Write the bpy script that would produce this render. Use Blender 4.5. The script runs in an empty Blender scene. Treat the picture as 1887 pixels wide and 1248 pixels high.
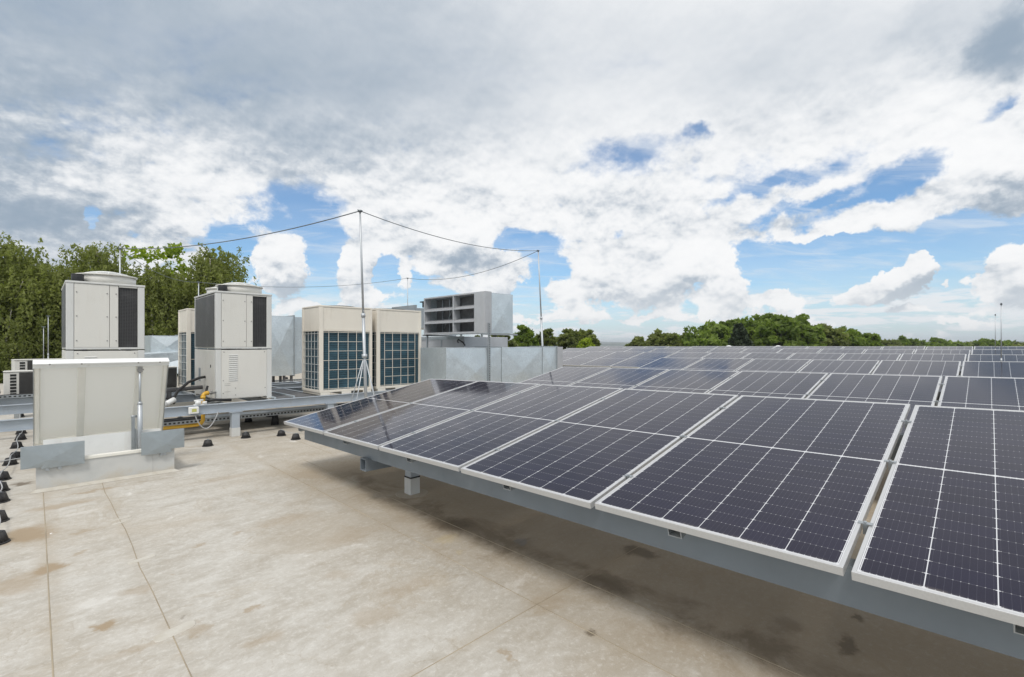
import bpy, math, random
import numpy as np
from mathutils import Matrix, Vector

S = bpy.context.scene
COL = S.collection
R = math.radians
random.seed(4)

# ------------------------------------------------------------------ camera
H = 1.57                       # eye height over the roof
FPX, CU, CV = 877.8, 943.5, 635.0
FX, FY = 0.7058, 0.7084        # viewing direction (level)
cam_d = bpy.data.cameras.new("camera")
cam = bpy.data.objects.new("camera", cam_d)
COL.objects.link(cam)
cam.location = (0, 0, H)
cam.rotation_euler = (R(90), 0, -math.asin(FX))
cam_d.sensor_width = 36.0
cam_d.lens = FPX / 1887 * 36
cam_d.shift_y = (CV - 624) / 1887
cam_d.clip_start = 0.05
cam_d.clip_end = 30000
S.camera = cam

# ------------------------------------------------------------------ colour management
S.view_settings.view_transform = 'Standard'
S.view_settings.look = 'None'
S.view_settings.exposure = 0.0
S.view_settings.gamma = 1.0
S.render.engine = 'CYCLES'

# ------------------------------------------------------------------ sun
SUN_EL = R(56)
SUN_DIR = Vector((-0.74, -0.67, 0)).normalized()      # towards the sun, on plan
sun_d = bpy.data.lights.new("sun", 'SUN')
sun_d.energy = 2.0
sun_d.angle = R(14)
sun_d.color = (1.0, 0.955, 0.89)
sun = bpy.data.objects.new("sun", sun_d)
COL.objects.link(sun)
sv = Vector((SUN_DIR.x * math.cos(SUN_EL), SUN_DIR.y * math.cos(SUN_EL), math.sin(SUN_EL)))
sun.rotation_euler = sv.to_track_quat('Z', 'Y').to_euler()
sun.location = (-10, -10, 20)


class NT:
    """Small helper for writing node trees as expressions."""
    def __init__(self, tree):
        self.t = tree
        tree.nodes.clear()

    def n(self, kind, **kw):
        nd = self.t.nodes.new(kind)
        for k, v in kw.items():
            setattr(nd, k, v)
        return nd

    def link(self, a, b):
        self.t.links.new(a, b)

    def _in(self, sock, v):
        if isinstance(v, bpy.types.NodeSocket):
            self.link(v, sock)
        else:
            if sock.type == 'RGBA' and len(v) == 3:
                v = (*v, 1)
            sock.default_value = v

    def m(self, op, a, b=0.0, c=0.0, clamp=False):
        nd = self.n('ShaderNodeMath', operation=op, use_clamp=clamp)
        self._in(nd.inputs[0], a); self._in(nd.inputs[1], b); self._in(nd.inputs[2], c)
        return nd.outputs[0]

    def vm(self, op, a, b=(0, 0, 0), out=0):
        nd = self.n('ShaderNodeVectorMath', operation=op)
        self._in(nd.inputs[0], a); self._in(nd.inputs[1], b)
        return nd.outputs['Value'] if op in ('DOT_PRODUCT', 'LENGTH', 'DISTANCE') else nd.outputs[0]

    def noise(self, vec, scale, detail=4, rough=0.55, dist=0.0, lac=2.0):
        nd = self.n('ShaderNodeTexNoise')
        self._in(nd.inputs['Vector'], vec)
        nd.inputs['Scale'].default_value = scale
        nd.inputs['Detail'].default_value = detail
        nd.inputs['Roughness'].default_value = rough
        nd.inputs['Lacunarity'].default_value = lac
        nd.inputs['Distortion'].default_value = dist
        return nd.outputs[0]

    def sstep(self, v, lo, hi, a=0.0, b=1.0):
        nd = self.n('ShaderNodeMapRange', interpolation_type='SMOOTHSTEP')
        self._in(nd.inputs[0], v)
        for i, x in enumerate((lo, hi, a, b)):
            self._in(nd.inputs[1 + i], x)
        return nd.outputs[0]

    def lin(self, v, lo, hi, a=0.0, b=1.0):
        nd = self.n('ShaderNodeMapRange', interpolation_type='LINEAR', clamp=True)
        self._in(nd.inputs[0], v)
        for i, x in enumerate((lo, hi, a, b)):
            self._in(nd.inputs[1 + i], x)
        return nd.outputs[0]

    def mix(self, f, a, b, blend='MIX'):
        nd = self.n('ShaderNodeMix', data_type='RGBA', blend_type=blend)
        self._in(nd.inputs[0], f); self._in(nd.inputs[6], a); self._in(nd.inputs[7], b)
        return nd.outputs[2]

    def xyz(self, v):
        nd = self.n('ShaderNodeSeparateXYZ'); self._in(nd.inputs[0], v)
        return nd.outputs

    def comb(self, x, y, z):
        nd = self.n('ShaderNodeCombineXYZ')
        for i, a in enumerate((x, y, z)):
            self._in(nd.inputs[i], a)
        return nd.outputs[0]

    def gauss(self, vec, cx, cy, sx, sy, rot=0.0):
        """anisotropic bell round (cx, cy) of the vector's x, y"""
        c, s = math.cos(rot), math.sin(rot)
        o = self.vm('SUBTRACT', vec, (cx, cy, 0))
        a = self.vm('DOT_PRODUCT', o, (c / sx, s / sx, 0))
        b = self.vm('DOT_PRODUCT', o, (-s / sy, c / sy, 0))
        r2 = self.m('MULTIPLY_ADD', a, a, self.m('MULTIPLY', b, b))
        return self.m('EXPONENT', self.m('MULTIPLY', r2, -1.0))


# ------------------------------------------------------------------ sky
def sky_angles(u, v):
    """compass angle and elevation of a direction"""
    du = (u - CU) / FPX
    return math.atan(du), math.atan((CV - v) / FPX / math.sqrt(1 + du * du))


def build_world():
    w = bpy.data.worlds.new("World")
    S.world = w
    w.use_nodes = True
    k = NT(w.node_tree)
    tc = k.n('ShaderNodeTexCoord')
    d = k.vm('NORMALIZE', tc.outputs['Generated'])
    x, y, z = k.xyz(d)[:3]
    right = k.vm('DOT_PRODUCT', d, (FY, -FX, 0))
    fwd = k.vm('DOT_PRODUCT', d, (FX, FY, 0))
    az = k.m('ARCTAN2', right, fwd)
    el = k.m('ARCSINE', z)
    A0 = k.comb(az, el, 0)
    # ragged outlines: the compass/elevation position is shifted by two noises
    wn = k.n('ShaderNodeTexNoise'); k.link(d, wn.inputs['Vector'])
    wn.inputs['Scale'].default_value = 9.0; wn.inputs['Detail'].default_value = 7; wn.inputs['Roughness'].default_value = .62
    warp = k.vm('MULTIPLY', k.vm('SUBTRACT', wn.outputs['Color'], (.5, .5, .5)), (.14, .085, 0))
    A = k.vm('ADD', A0, warp)

    sky = k.n('ShaderNodeTexSky', sky_type='NISHITA')
    sky.sun_disc = False
    sky.sun_elevation = SUN_EL
    sky.sun_rotation = math.atan2(SUN_DIR.x, SUN_DIR.y)
    sky.air_density = 1.0
    sky.dust_density = 0.6
    sky.ozone_density = 2.0
    blue = k.mix(1.0, sky.outputs[0], (1.0, 1.26, 1.42), 'MULTIPLY')

    pc = k.vm('MULTIPLY', d, (1, 1, 1.5))
    zc = k.m('ADD', k.m('MAXIMUM', z, 0.0), 0.13)
    pp = k.comb(k.m('DIVIDE', x, zc), k.m('DIVIDE', y, zc), 0.0)
    rot = k.n('ShaderNodeVectorRotate', rotation_type='Z_AXIS')
    k.link(pp, rot.inputs['Vector']); rot.inputs['Angle'].default_value = R(-45)
    pps = k.vm('MULTIPLY', rot.outputs[0], (1.0, 0.42, 1))      # drawn out along the wind
    n1 = k.noise(pc, 8.0, 9, 0.58, 0.2)
    n1s = k.noise(pc, 8.0, 5, 0.55, 0.2)
    n1u = k.noise(k.vm('ADD', pc, (-0.016, -0.010, 0.042)), 8.0, 5, 0.55, 0.2)
    n3 = k.noise(pc, 30.0, 6, 0.6)
    n3u = k.noise(k.vm('ADD', pc, (-0.005, -0.003, 0.012)), 30.0, 4, 0.6)
    n2 = k.noise(pps, 1.7, 5, 0.5, 0.4)
    n2b = k.noise(k.vm('ADD', pps, (3.1, 1.7, 0)), 1.1, 4, 0.5, 0.5)
    nl = k.noise(k.vm('MULTIPLY', d, (1, 1, 6.5)), 7.0, 8, 0.6, 0.3)    # flat streaks low down
    high = k.sstep(el, R(14), R(28))
    higher = k.sstep(el, R(19), R(31))
    low = k.sstep(el, R(6.2), R(4.0))
    N = k.m('ADD', k.m('MULTIPLY', n1, k.m('SUBTRACT', 1.0, high)), k.m('MULTIPLY', n2, high))

    def blobs(lst, acc, vec):
        for (u, v, su, sv_, rot_, wgt) in lst:
            a, e = sky_angles(u, v)
            ca = math.cos(a)
            g = k.gauss(vec, a, e, su / FPX * ca * ca, sv_ / FPX * ca, R(rot_))
            acc = k.m('MULTIPLY_ADD', g, wgt, acc)
        return acc

    base = k.sstep(el, R(7), R(16), -0.05, 0.42)
    cov = blobs([
        (560, 374, 90, 26, 0, -.40), (950, 440, 92, 20, 4, -.74), (1168, 284, 100, 40, 8, -.66),
        (1410, 348, 120, 15, 12, -.54), (1490, 374, 110, 14, 10, -.48), (1700, 318, 92, 36, 26, -.80),
        (1600, 470, 240, 26, 0, -.40), (1790, 428, 110, 24, 0, -.44), (1570, 385, 60, 10, 10, -.26),
        (425, 438, 40, 26, 0, -.56), (196, 402, 18, 24, 0, -.62), (1285, 240, 24, 14, 0, -.52),
        (592, 480, 20, 60, 0, -.46), (708, 488, 18, 40, 0, -.46), (1850, 190, 60, 14, 25, -.58),
        (1145, 432, 22, 12, 0, -.40), (1530, 490, 90, 40, 0, -.30), (560, 420, 90, 14, 0, -.40),
        (1770, 480, 30, 44, 0, -.36), (1000, 478, 26, 18, 0, -.3), (440, 480, 26, 26, 0, -.2),
        (530, 455, 190, 80, 0, -.34), (1580, 480, 300, 60, 0, -.34), (1000, 490, 60, 50, 0, -.2), (1340, 340, 180, 50, 12, -.12),
        (150, 445, 280, 60, 0, .52), (20, 480, 200, 50, 0, .30), (800, 400, 140, 40, 0, .30),
    ], base, A)
    heaps = [
        (524, 480, 58, 50, 0, .95), (500, 505, 40, 30, 0, .5), (648, 494, 38, 52, 0, .98), (745, 510, 22, 34, 0, .66),
        (930, 508, 66, 42, 0, .60), (1045, 532, 44, 34, 0, .60), (1150, 500, 70, 60, 0, .46), (1245, 500, 60, 56, 0, .46),
        (1335, 510, 40, 56, 25, .62), (1694, 482, 38, 38, 10, 1.0), (1650, 512, 52, 34, 15, .95), (1605, 540, 46, 16, 0, .75),
        (1852, 500, 60, 46, 20, .85), (1768, 520, 14, 12, 0, .6), (1425, 556, 46, 15, 0, .85), (1850, 300, 84, 84, 30, .78),
        (800, 440, 120, 50, 0, .46), (560, 566, 60, 12, 0, .45), (690, 545, 50, 12, 0, .4), (1520, 436, 60, 13, 0, .62),
        (1640, 392, 120, 22, 4, .50), (1000, 590, 90, 9, 0, .4), (1180, 585, 100, 8, 0, .4), (1500, 590, 70, 8, 0, .4), (1690, 575, 80, 9, 0, .45), (1780, 590, 60, 8, 0, .35),
    ]
    hp = blobs(heaps, 0.0, A)
    hp_up = blobs(heaps, 0.0, k.vm('ADD', A, (-.012, .030, 0)))
    cov = k.m('ADD', cov, hp)
    cov = blobs([(1860, 55, 80, 70, 20, .40), (1300, 420, 180, 40, 0, .30), (1000, 380, 200, 40, 0, .16)], cov, A)
    gain = k.lin(el, R(20), R(30), 1.75, 1.15)
    dens = k.m('ADD', k.m('MULTIPLY', k.m('SUBTRACT', N, 0.5), gain), cov)
    dens = k.m('MULTIPLY_ADD', k.m('SUBTRACT', n3, 0.5), k.lin(higher, 0, 1, .50, .12), dens)
    soft = k.sstep(el, R(8), R(17), 0.14, 0.36)
    alpha = k.sstep(dens, k.sstep(el, R(8), R(17), 0.0, -.10), soft)
    streak = k.m('MULTIPLY', k.m('MULTIPLY', k.sstep(nl, .485, .56), low), .92)
    veil = k.m('ADD', k.m('MULTIPLY', k.sstep(n2, 0.35, 0.75), k.sstep(el, R(20), R(10), .15, .25)), k.m('MULTIPLY', k.sstep(k.noise(pps, 5.0, 7, .62, .6), .46, .70), .45))

    one_high = k.m('SUBTRACT', 1.0, k.m('MULTIPLY', high, 0.90))
    lit = k.m('ADD', k.m('MULTIPLY', k.m('SUBTRACT', n1s, n1u), k.lin(el, R(6), R(13), 3.4, 2.2)), k.m('MULTIPLY', k.m('SUBTRACT', n3, n3u), 1.4))
    sheet = k.m('ADD', k.m('MULTIPLY', k.m('SUBTRACT', n2b, 0.5), 1.0), k.m('MULTIPLY', k.m('SUBTRACT', n2, 0.5), .5))
    body = k.m('ADD', k.m('MULTIPLY', lit, one_high), k.m('MULTIPLY', sheet, k.sstep(el, R(6), R(20), 0.10, 1.0)))
    shade = blobs([
        (0, 320, 430, 190, 0, .62), (480, 180, 200, 90, 20, .14), (60, 440, 260, 70, 0, .32), (100, 40, 560, 170, 0, .60), (640, 30, 460, 170, 0, .46),
        (330, 230, 170, 70, -30, -.20), (330, 350, 150, 44, 0, -.34), (760, 150, 220, 160, 0, .16),
        (1885, 60, 90, 60, 20, .95), (1910, 400, 80, 70, 20, .55), (1440, 120, 300, 90, 15, .18), (1180, 60, 300, 120, 0, .12),
        (820, 462, 90, 30, 0, .40), (1240, 555, 150, 22, 0, .26), (520, 535, 60, 20, 0, .22),
        (1160, 350, 110, 26, 0, .30), (1450, 404, 170, 18, 0, .30), (560, 300, 200, 60, 0, .18),
        (1700, 532, 60, 18, 25, .36), (1870, 545, 50, 16, 0, .25), (1100, 210, 220, 90, 0, -.06), (1330, 265, 150, 40, 10, .24),
        (650, 540, 30, 20, 0, .2), (940, 550, 70, 16, 0, .25), (1700, 60, 120, 40, 25, .25),
    ], 0.0, k.vm('ADD', A0, k.vm('MULTIPLY', warp, (1.6, 1.6, 0))))
    br = k.m('SUBTRACT', k.m('ADD', 0.86, body), shade)
    br = k.m('SUBTRACT', br, k.m('MULTIPLY', k.m('MAXIMUM', k.m('SUBTRACT', hp_up, hp), -.10), 1.15))
    thick = k.sstep(dens, 0.15, 0.7)
    br = k.m('SUBTRACT', br, k.m('MULTIPLY', thick, 0.08))
    # soft limits so that neither the greys nor the whites go flat
    br = k.m('DIVIDE', 1.0, k.m('ADD', 1.0, k.m('EXPONENT', k.m('MULTIPLY', k.m('SUBTRACT', br, .42), -4.6))))
    lowc = k.sstep(el, R(1), R(10))
    grey = k.mix(lowc, (6.6, 7.1, 7.6), (3.1, 3.95, 4.95))
    cloud = k.mix(br, grey, (9.9, 9.95, 10.0))
    pale = k.mix(veil, blue, (7.8, 8.3, 8.9))
    hz = k.sstep(el, R(0), R(9), 0.60, 0.0)
    pale = k.mix(hz, pale, (6.9, 7.9, 8.8))
    col = k.mix(streak, pale, (8.7, 9.0, 9.3))
    col = k.mix(alpha, col, cloud)
    col = k.mix(k.sstep(el, R(-2.0), R(-0.2)), (2.2, 2.4, 2.0), col)
    bg = k.n('ShaderNodeBackground')
    k.link(col, bg.inputs[0])
    bg.inputs[1].default_value = 0.10
    out = k.n('ShaderNodeOutputWorld')
    k.link(bg.outputs[0], out.inputs[0])


build_world()


# ------------------------------------------------------------------ materials
def principled(name):
    m = bpy.data.materials.new(name)
    m.use_nodes = True
    k = NT(m.node_tree)
    p = k.n('ShaderNodeBsdfPrincipled')
    o = k.n('ShaderNodeOutputMaterial')
    k.link(p.outputs[0], o.inputs[0])
    return m, k, p


def simple(name, col, rough=0.5, metal=0.0, var=0.12, scale=6.0, dirt=None, dirt_amt=0.3, bump=0.0, spec=0.5,
           stretch=(1, 1, 1), rvar=0.1):
    """paint or metal with uneven tone, a little dirt in drips, uneven gloss"""
    m, k, p = principled(name)
    tc = k.n('ShaderNodeTexCoord')
    v = k.vm('MULTIPLY', tc.outputs['Object'], stretch)
    n = k.noise(v, scale, 6, 0.6)
    c = k.mix(k.lin(n, 0.3, 0.7), tuple(a * (1 - var) for a in col), tuple(min(1, a * (1 + var)) for a in col))
    if dirt:
        dv = k.vm('MULTIPLY', tc.outputs['Object'], (1, 1, 0.18))
        dn = k.noise(dv, 9.0, 6, 0.65)
        c = k.mix(k.m('MULTIPLY', k.sstep(dn, 0.52, 0.75), dirt_amt), c, dirt)
    k._in(p.inputs['Base Color'], c)
    k._in(p.inputs['Roughness'], k.lin(k.noise(v, scale * 2.3, 4), 0.3, 0.7, max(.02, rough - rvar), rough + rvar))
    p.inputs['Metallic'].default_value = metal
    p.inputs['Specular IOR Level'].default_value = spec
    if bump:
        b = k.n('ShaderNodeBump'); b.inputs['Strength'].default_value = bump; b.inputs['Distance'].default_value = 0.01
        k.link(k.noise(v, scale * 6, 5), b.inputs['Height']); k.link(b.outputs[0], p.inputs['Normal'])
    return m


def galvanised(name, col=(0.60, 0.64, 0.67), rough=0.38, wave=0.25):
    m, k, p = principled(name)
    tc = k.n('ShaderNodeTexCoord')
    o = tc.outputs['Object']
    vo = k.n('ShaderNodeTexVoronoi'); k.link(o, vo.inputs['Vector']); vo.inputs['Scale'].default_value = 38
    vv = k.xyz(vo.outputs['Color'])[0]
    n = k.noise(o, 2.2, 5, 0.6)
    c = k.mix(vv, tuple(a * .9 for a in col), tuple(min(1, a * 1.08) for a in col))
    c = k.mix(k.lin(n, .35, .7), c, tuple(a * .86 for a in col))
    k._in(p.inputs['Base Color'], c)
    k._in(p.inputs['Roughness'], k.lin(vv, 0, 1, rough - .06, rough + .1))
    p.inputs['Metallic'].default_value = 0.82
    b = k.n('ShaderNodeBump'); b.inputs['Strength'].default_value = wave; b.inputs['Distance'].default_value = 0.05
    k.link(k.noise(o, 2.6, 3, 0.5), b.inputs['Height']); k.link(b.outputs[0], p.inputs['Normal'])
    return m


M = {}
M['cream'] = simple('cream_paint', (0.68, 0.668, 0.628), 0.42, var=.03, scale=1.6, dirt=(.46, .43, .37), dirt_amt=.16)
M['cream_warm'] = simple('warm_cream_paint', (0.76, 0.715, 0.635), 0.42, var=.04, scale=2, dirt=(.46, .40, .31), dirt_amt=.22)
M['post_grey'] = simple('light_grey_paint', (0.63, 0.635, 0.62), 0.42, var=.04, scale=2, dirt=(.4, .37, .31), dirt_amt=.2)
M['screw'] = simple('screw_steel', (0.30, 0.29, 0.28), 0.4, 0.6)
M['black_plastic'] = simple('black_plastic', (0.022, 0.022, 0.024), 0.42, var=.2)
M['rubber'] = simple('black_rubber', (0.026, 0.026, 0.028), 0.6, var=.25, dirt=(.16, .14, .11), dirt_amt=.25)
M['gap'] = simple('dark_gap', (0.02, 0.02, 0.02), 0.8)
M['galv'] = galvanised('galvanised_sheet', (0.70, 0.765, 0.80), 0.36)
M['galv'].node_tree.nodes['Principled BSDF'].inputs['Metallic'].default_value = .62
M['galv_dull'] = galvanised('dull_galvanised', (0.44, 0.47, 0.49), 0.5, .1)


def slotted(name, axis, period, duty, cross, c0, c1):
    """galvanised strip with a row of punched slots"""
    m = galvanised(name, (0.44, 0.47, 0.49), .5, .1)
    k = NT.__new__(NT); k.t = m.node_tree
    p = [q for q in k.t.nodes if q.type == 'BSDF_PRINCIPLED'][0]
    o = [q for q in k.t.nodes if q.type == 'TEX_COORD'][0].outputs['Object']
    ax = k.xyz(o)
    f = k.m('LESS_THAN', k.m('FRACT', k.m('DIVIDE', ax[axis], period)), duty)
    f = k.m('MULTIPLY', f, k.m('MULTIPLY', k.m('GREATER_THAN', ax[cross], c0), k.m('LESS_THAN', ax[cross], c1)))
    src = p.inputs['Base Color'].links[0].from_socket
    k._in(p.inputs['Base Color'], k.mix(f, src, (.015, .015, .015)))
    k._in(p.inputs['Metallic'], k.m('MULTIPLY', k.m('SUBTRACT', 1.0, f), .82))
    return m


M['slotted_post'] = slotted('slotted_post', 2, .05, .52, 0, .092, .108)
M['hood_grey'] = simple('grey_sheet', (0.47, 0.48, 0.50), 0.45, 0.25, var=.07, scale=3, dirt=(.3, .3, .29), dirt_amt=.2)
M['beam'] = simple('blue_grey_steel_paint', (0.41, 0.46, 0.515), 0.42, 0.1, var=.07, scale=2.5, dirt=(.30, .28, .24), dirt_amt=.22)
M['fascia'] = simple('grey_purlin_paint', (0.18, 0.208, 0.235), 0.5, 0.1, var=.10, scale=2.5, dirt=(.2, .2, .19), dirt_amt=.2)
M['alu'] = simple('aluminium', (0.59, 0.595, 0.60), 0.38, 0.55, var=.05, scale=14, stretch=(8, 1, 8))
M['pole'] = simple('pole_aluminium', (0.50, 0.53, 0.56), 0.5, 0.55, var=.05)
M['wire'] = simple('grey_wire', (0.16, 0.18, 0.20), 0.45, 0.4)
M['cable_grey'] = simple('grey_cable', (0.42, 0.43, 0.44), 0.45)
M['white_paint'] = simple('white_paint', (0.80, 0.81, 0.80), 0.35, var=.03, dirt=(.55, .5, .42), dirt_amt=.2)
M['yellow'] = simple('yellow_pipe_paint', (0.62, 0.36, 0.035), 0.4, var=.1, dirt=(.3, .2, .06), dirt_amt=.2)
M['label_yellow'] = simple('yellow_label', (0.50, 0.50, 0.16), 0.5)
M['insul'] = simple('dark_pipe_insulation', (0.13, 0.13, 0.135), 0.75, var=.2, bump=.3)
def mat_lid():
    m, k, p = principled('aged_polyester_lid')
    tc = k.n('ShaderNodeTexCoord'); o = tc.outputs['Object']
    n = k.noise(k.vm('MULTIPLY', o, (1, 1, .5)), 2.0, 6, .6)
    c = k.mix(k.lin(n, .3, .7), (.80, .795, .76), (.86, .855, .83))
    z = k.xyz(o)[2]
    e = k.m('MULTIPLY', k.sstep(k.m('ADD', z, k.m('MULTIPLY', n, -.25)), .52, .36), .35)
    c = k.mix(e, c, (.64, .58, .42))
    k._in(p.inputs['Base Color'], c); p.inputs['Roughness'].default_value = .4
    t = k.n('ShaderNodeBsdfTranslucent'); k._in(t.inputs[0], (.99, .98, .94))
    ms = k.n('ShaderNodeMixShader'); ms.inputs[0].default_value = .70
    k.link(p.outputs[0], ms.inputs[1]); k.link(t.outputs[0], ms.inputs[2])
    out = [q for q in k.t.nodes if q.type == 'OUTPUT_MATERIAL'][0]
    k.link(ms.outputs[0], out.inputs[0])
    return m


M['lid_panel'] = mat_lid()
M['lid_frame'] = simple('aged_cream_profile', (0.80, 0.785, 0.72), 0.4, var=.04, dirt=(.6, .54, .40), dirt_amt=.25)
M['deflector'] = galvanised('deflector_sheet', (0.44, 0.49, 0.52), 0.5, .12)
M['bark'] = simple('bark', (0.10, 0.085, 0.065), 0.9, var=.3, scale=8, bump=.5)
M['birch_bark'] = simple('birch_bark', (0.36, 0.34, 0.30), 0.8, var=.3, scale=5, dirt=(.05, .05, .05), dirt_amt=.8)
M['concrete'] = simple('concrete', (0.36, 0.35, 0.33), 0.8, var=.15, bump=.2)
M['wall'] = simple('render_wall', (0.5, 0.48, 0.44), 0.8, var=.1)


def mat_curb():
    m, k, p = principled('curb_membrane')
    tc = k.n('ShaderNodeTexCoord'); o = tc.outputs['Object']
    z = k.xyz(o)[2]
    n = k.noise(o, 3.5, 6, .65)
    c = k.mix(k.lin(n, .3, .7), (.50, .51, .50), (.60, .60, .58))
    st = k.m('ADD', k.m('MULTIPLY', z, -5.2), k.m('MULTIPLY', n, 2.4))
    c = k.mix(k.m('MULTIPLY', k.sstep(st, .55, 1.25), .5), c, (.46, .39, .28))
    k._in(p.inputs['Base Color'], c)
    p.inputs['Roughness'].default_value = .6
    return m


M['curb'] = mat_curb()


def mat_coil(name, c0, c1, px, pz, rough=.45):
    """finned coil behind a fine mesh: rows of small dark cells"""
    m, k, p = principled(name)
    tc = k.n('ShaderNodeTexCoord')
    x, y, z = k.xyz(tc.outputs['Object'])[:3]
    xy = k.m('ADD', x, y)
    a = k.m('ABSOLUTE', k.m('SUBTRACT', k.m('FRACT', k.m('DIVIDE', xy, px)), .5))
    row = k.m('FLOOR', k.m('DIVIDE', z, pz))
    b = k.m('ABSOLUTE', k.m('SUBTRACT', k.m('FRACT', k.m('DIVIDE', z, pz)), .5))
    f = k.m('MAXIMUM', k.sstep(a, .34, .46), k.sstep(b, .30, .44))
    n = k.noise(tc.outputs['Object'], 3, 5, .6)
    c = k.mix(f, c0, c1)
    c = k.mix(k.m('MULTIPLY', k.sstep(n, .45, .75), .35), c, tuple(v * 1.7 + .01 for v in c1))
    k._in(p.inputs['Base Color'], c)
    p.inputs['Roughness'].default_value = rough
    bp = k.n('ShaderNodeBump'); bp.inputs['Strength'].default_value = .5; bp.inputs['Distance'].default_value = .006
    k.link(f, bp.inputs['Height']); k.link(bp.outputs[0], p.inputs['Normal'])
    return m


M['coil_black'] = mat_coil('black_coil_mesh', (.010, .010, .011), (.052, .052, .054), .030, .022)
M['coil_side'] = mat_coil('grey_coil_side', (.045, .045, .047), (.11, .108, .105), .05, .012)
M['coil_blue'] = mat_coil('blue_finned_coil', (.014, .045, .066), (.040, .105, .145), .006, .045)
M['coil_dark'] = mat_coil('dark_ac_coil', (.010, .010, .010), (.06, .058, .055), .5, .02)


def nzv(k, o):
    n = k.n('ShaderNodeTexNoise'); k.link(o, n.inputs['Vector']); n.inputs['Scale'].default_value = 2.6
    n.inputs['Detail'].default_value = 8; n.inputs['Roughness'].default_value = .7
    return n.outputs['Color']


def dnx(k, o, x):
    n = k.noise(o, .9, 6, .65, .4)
    return k.m('MULTIPLY_ADD', k.m('SUBTRACT', n, .5), 3.2, x)


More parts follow.
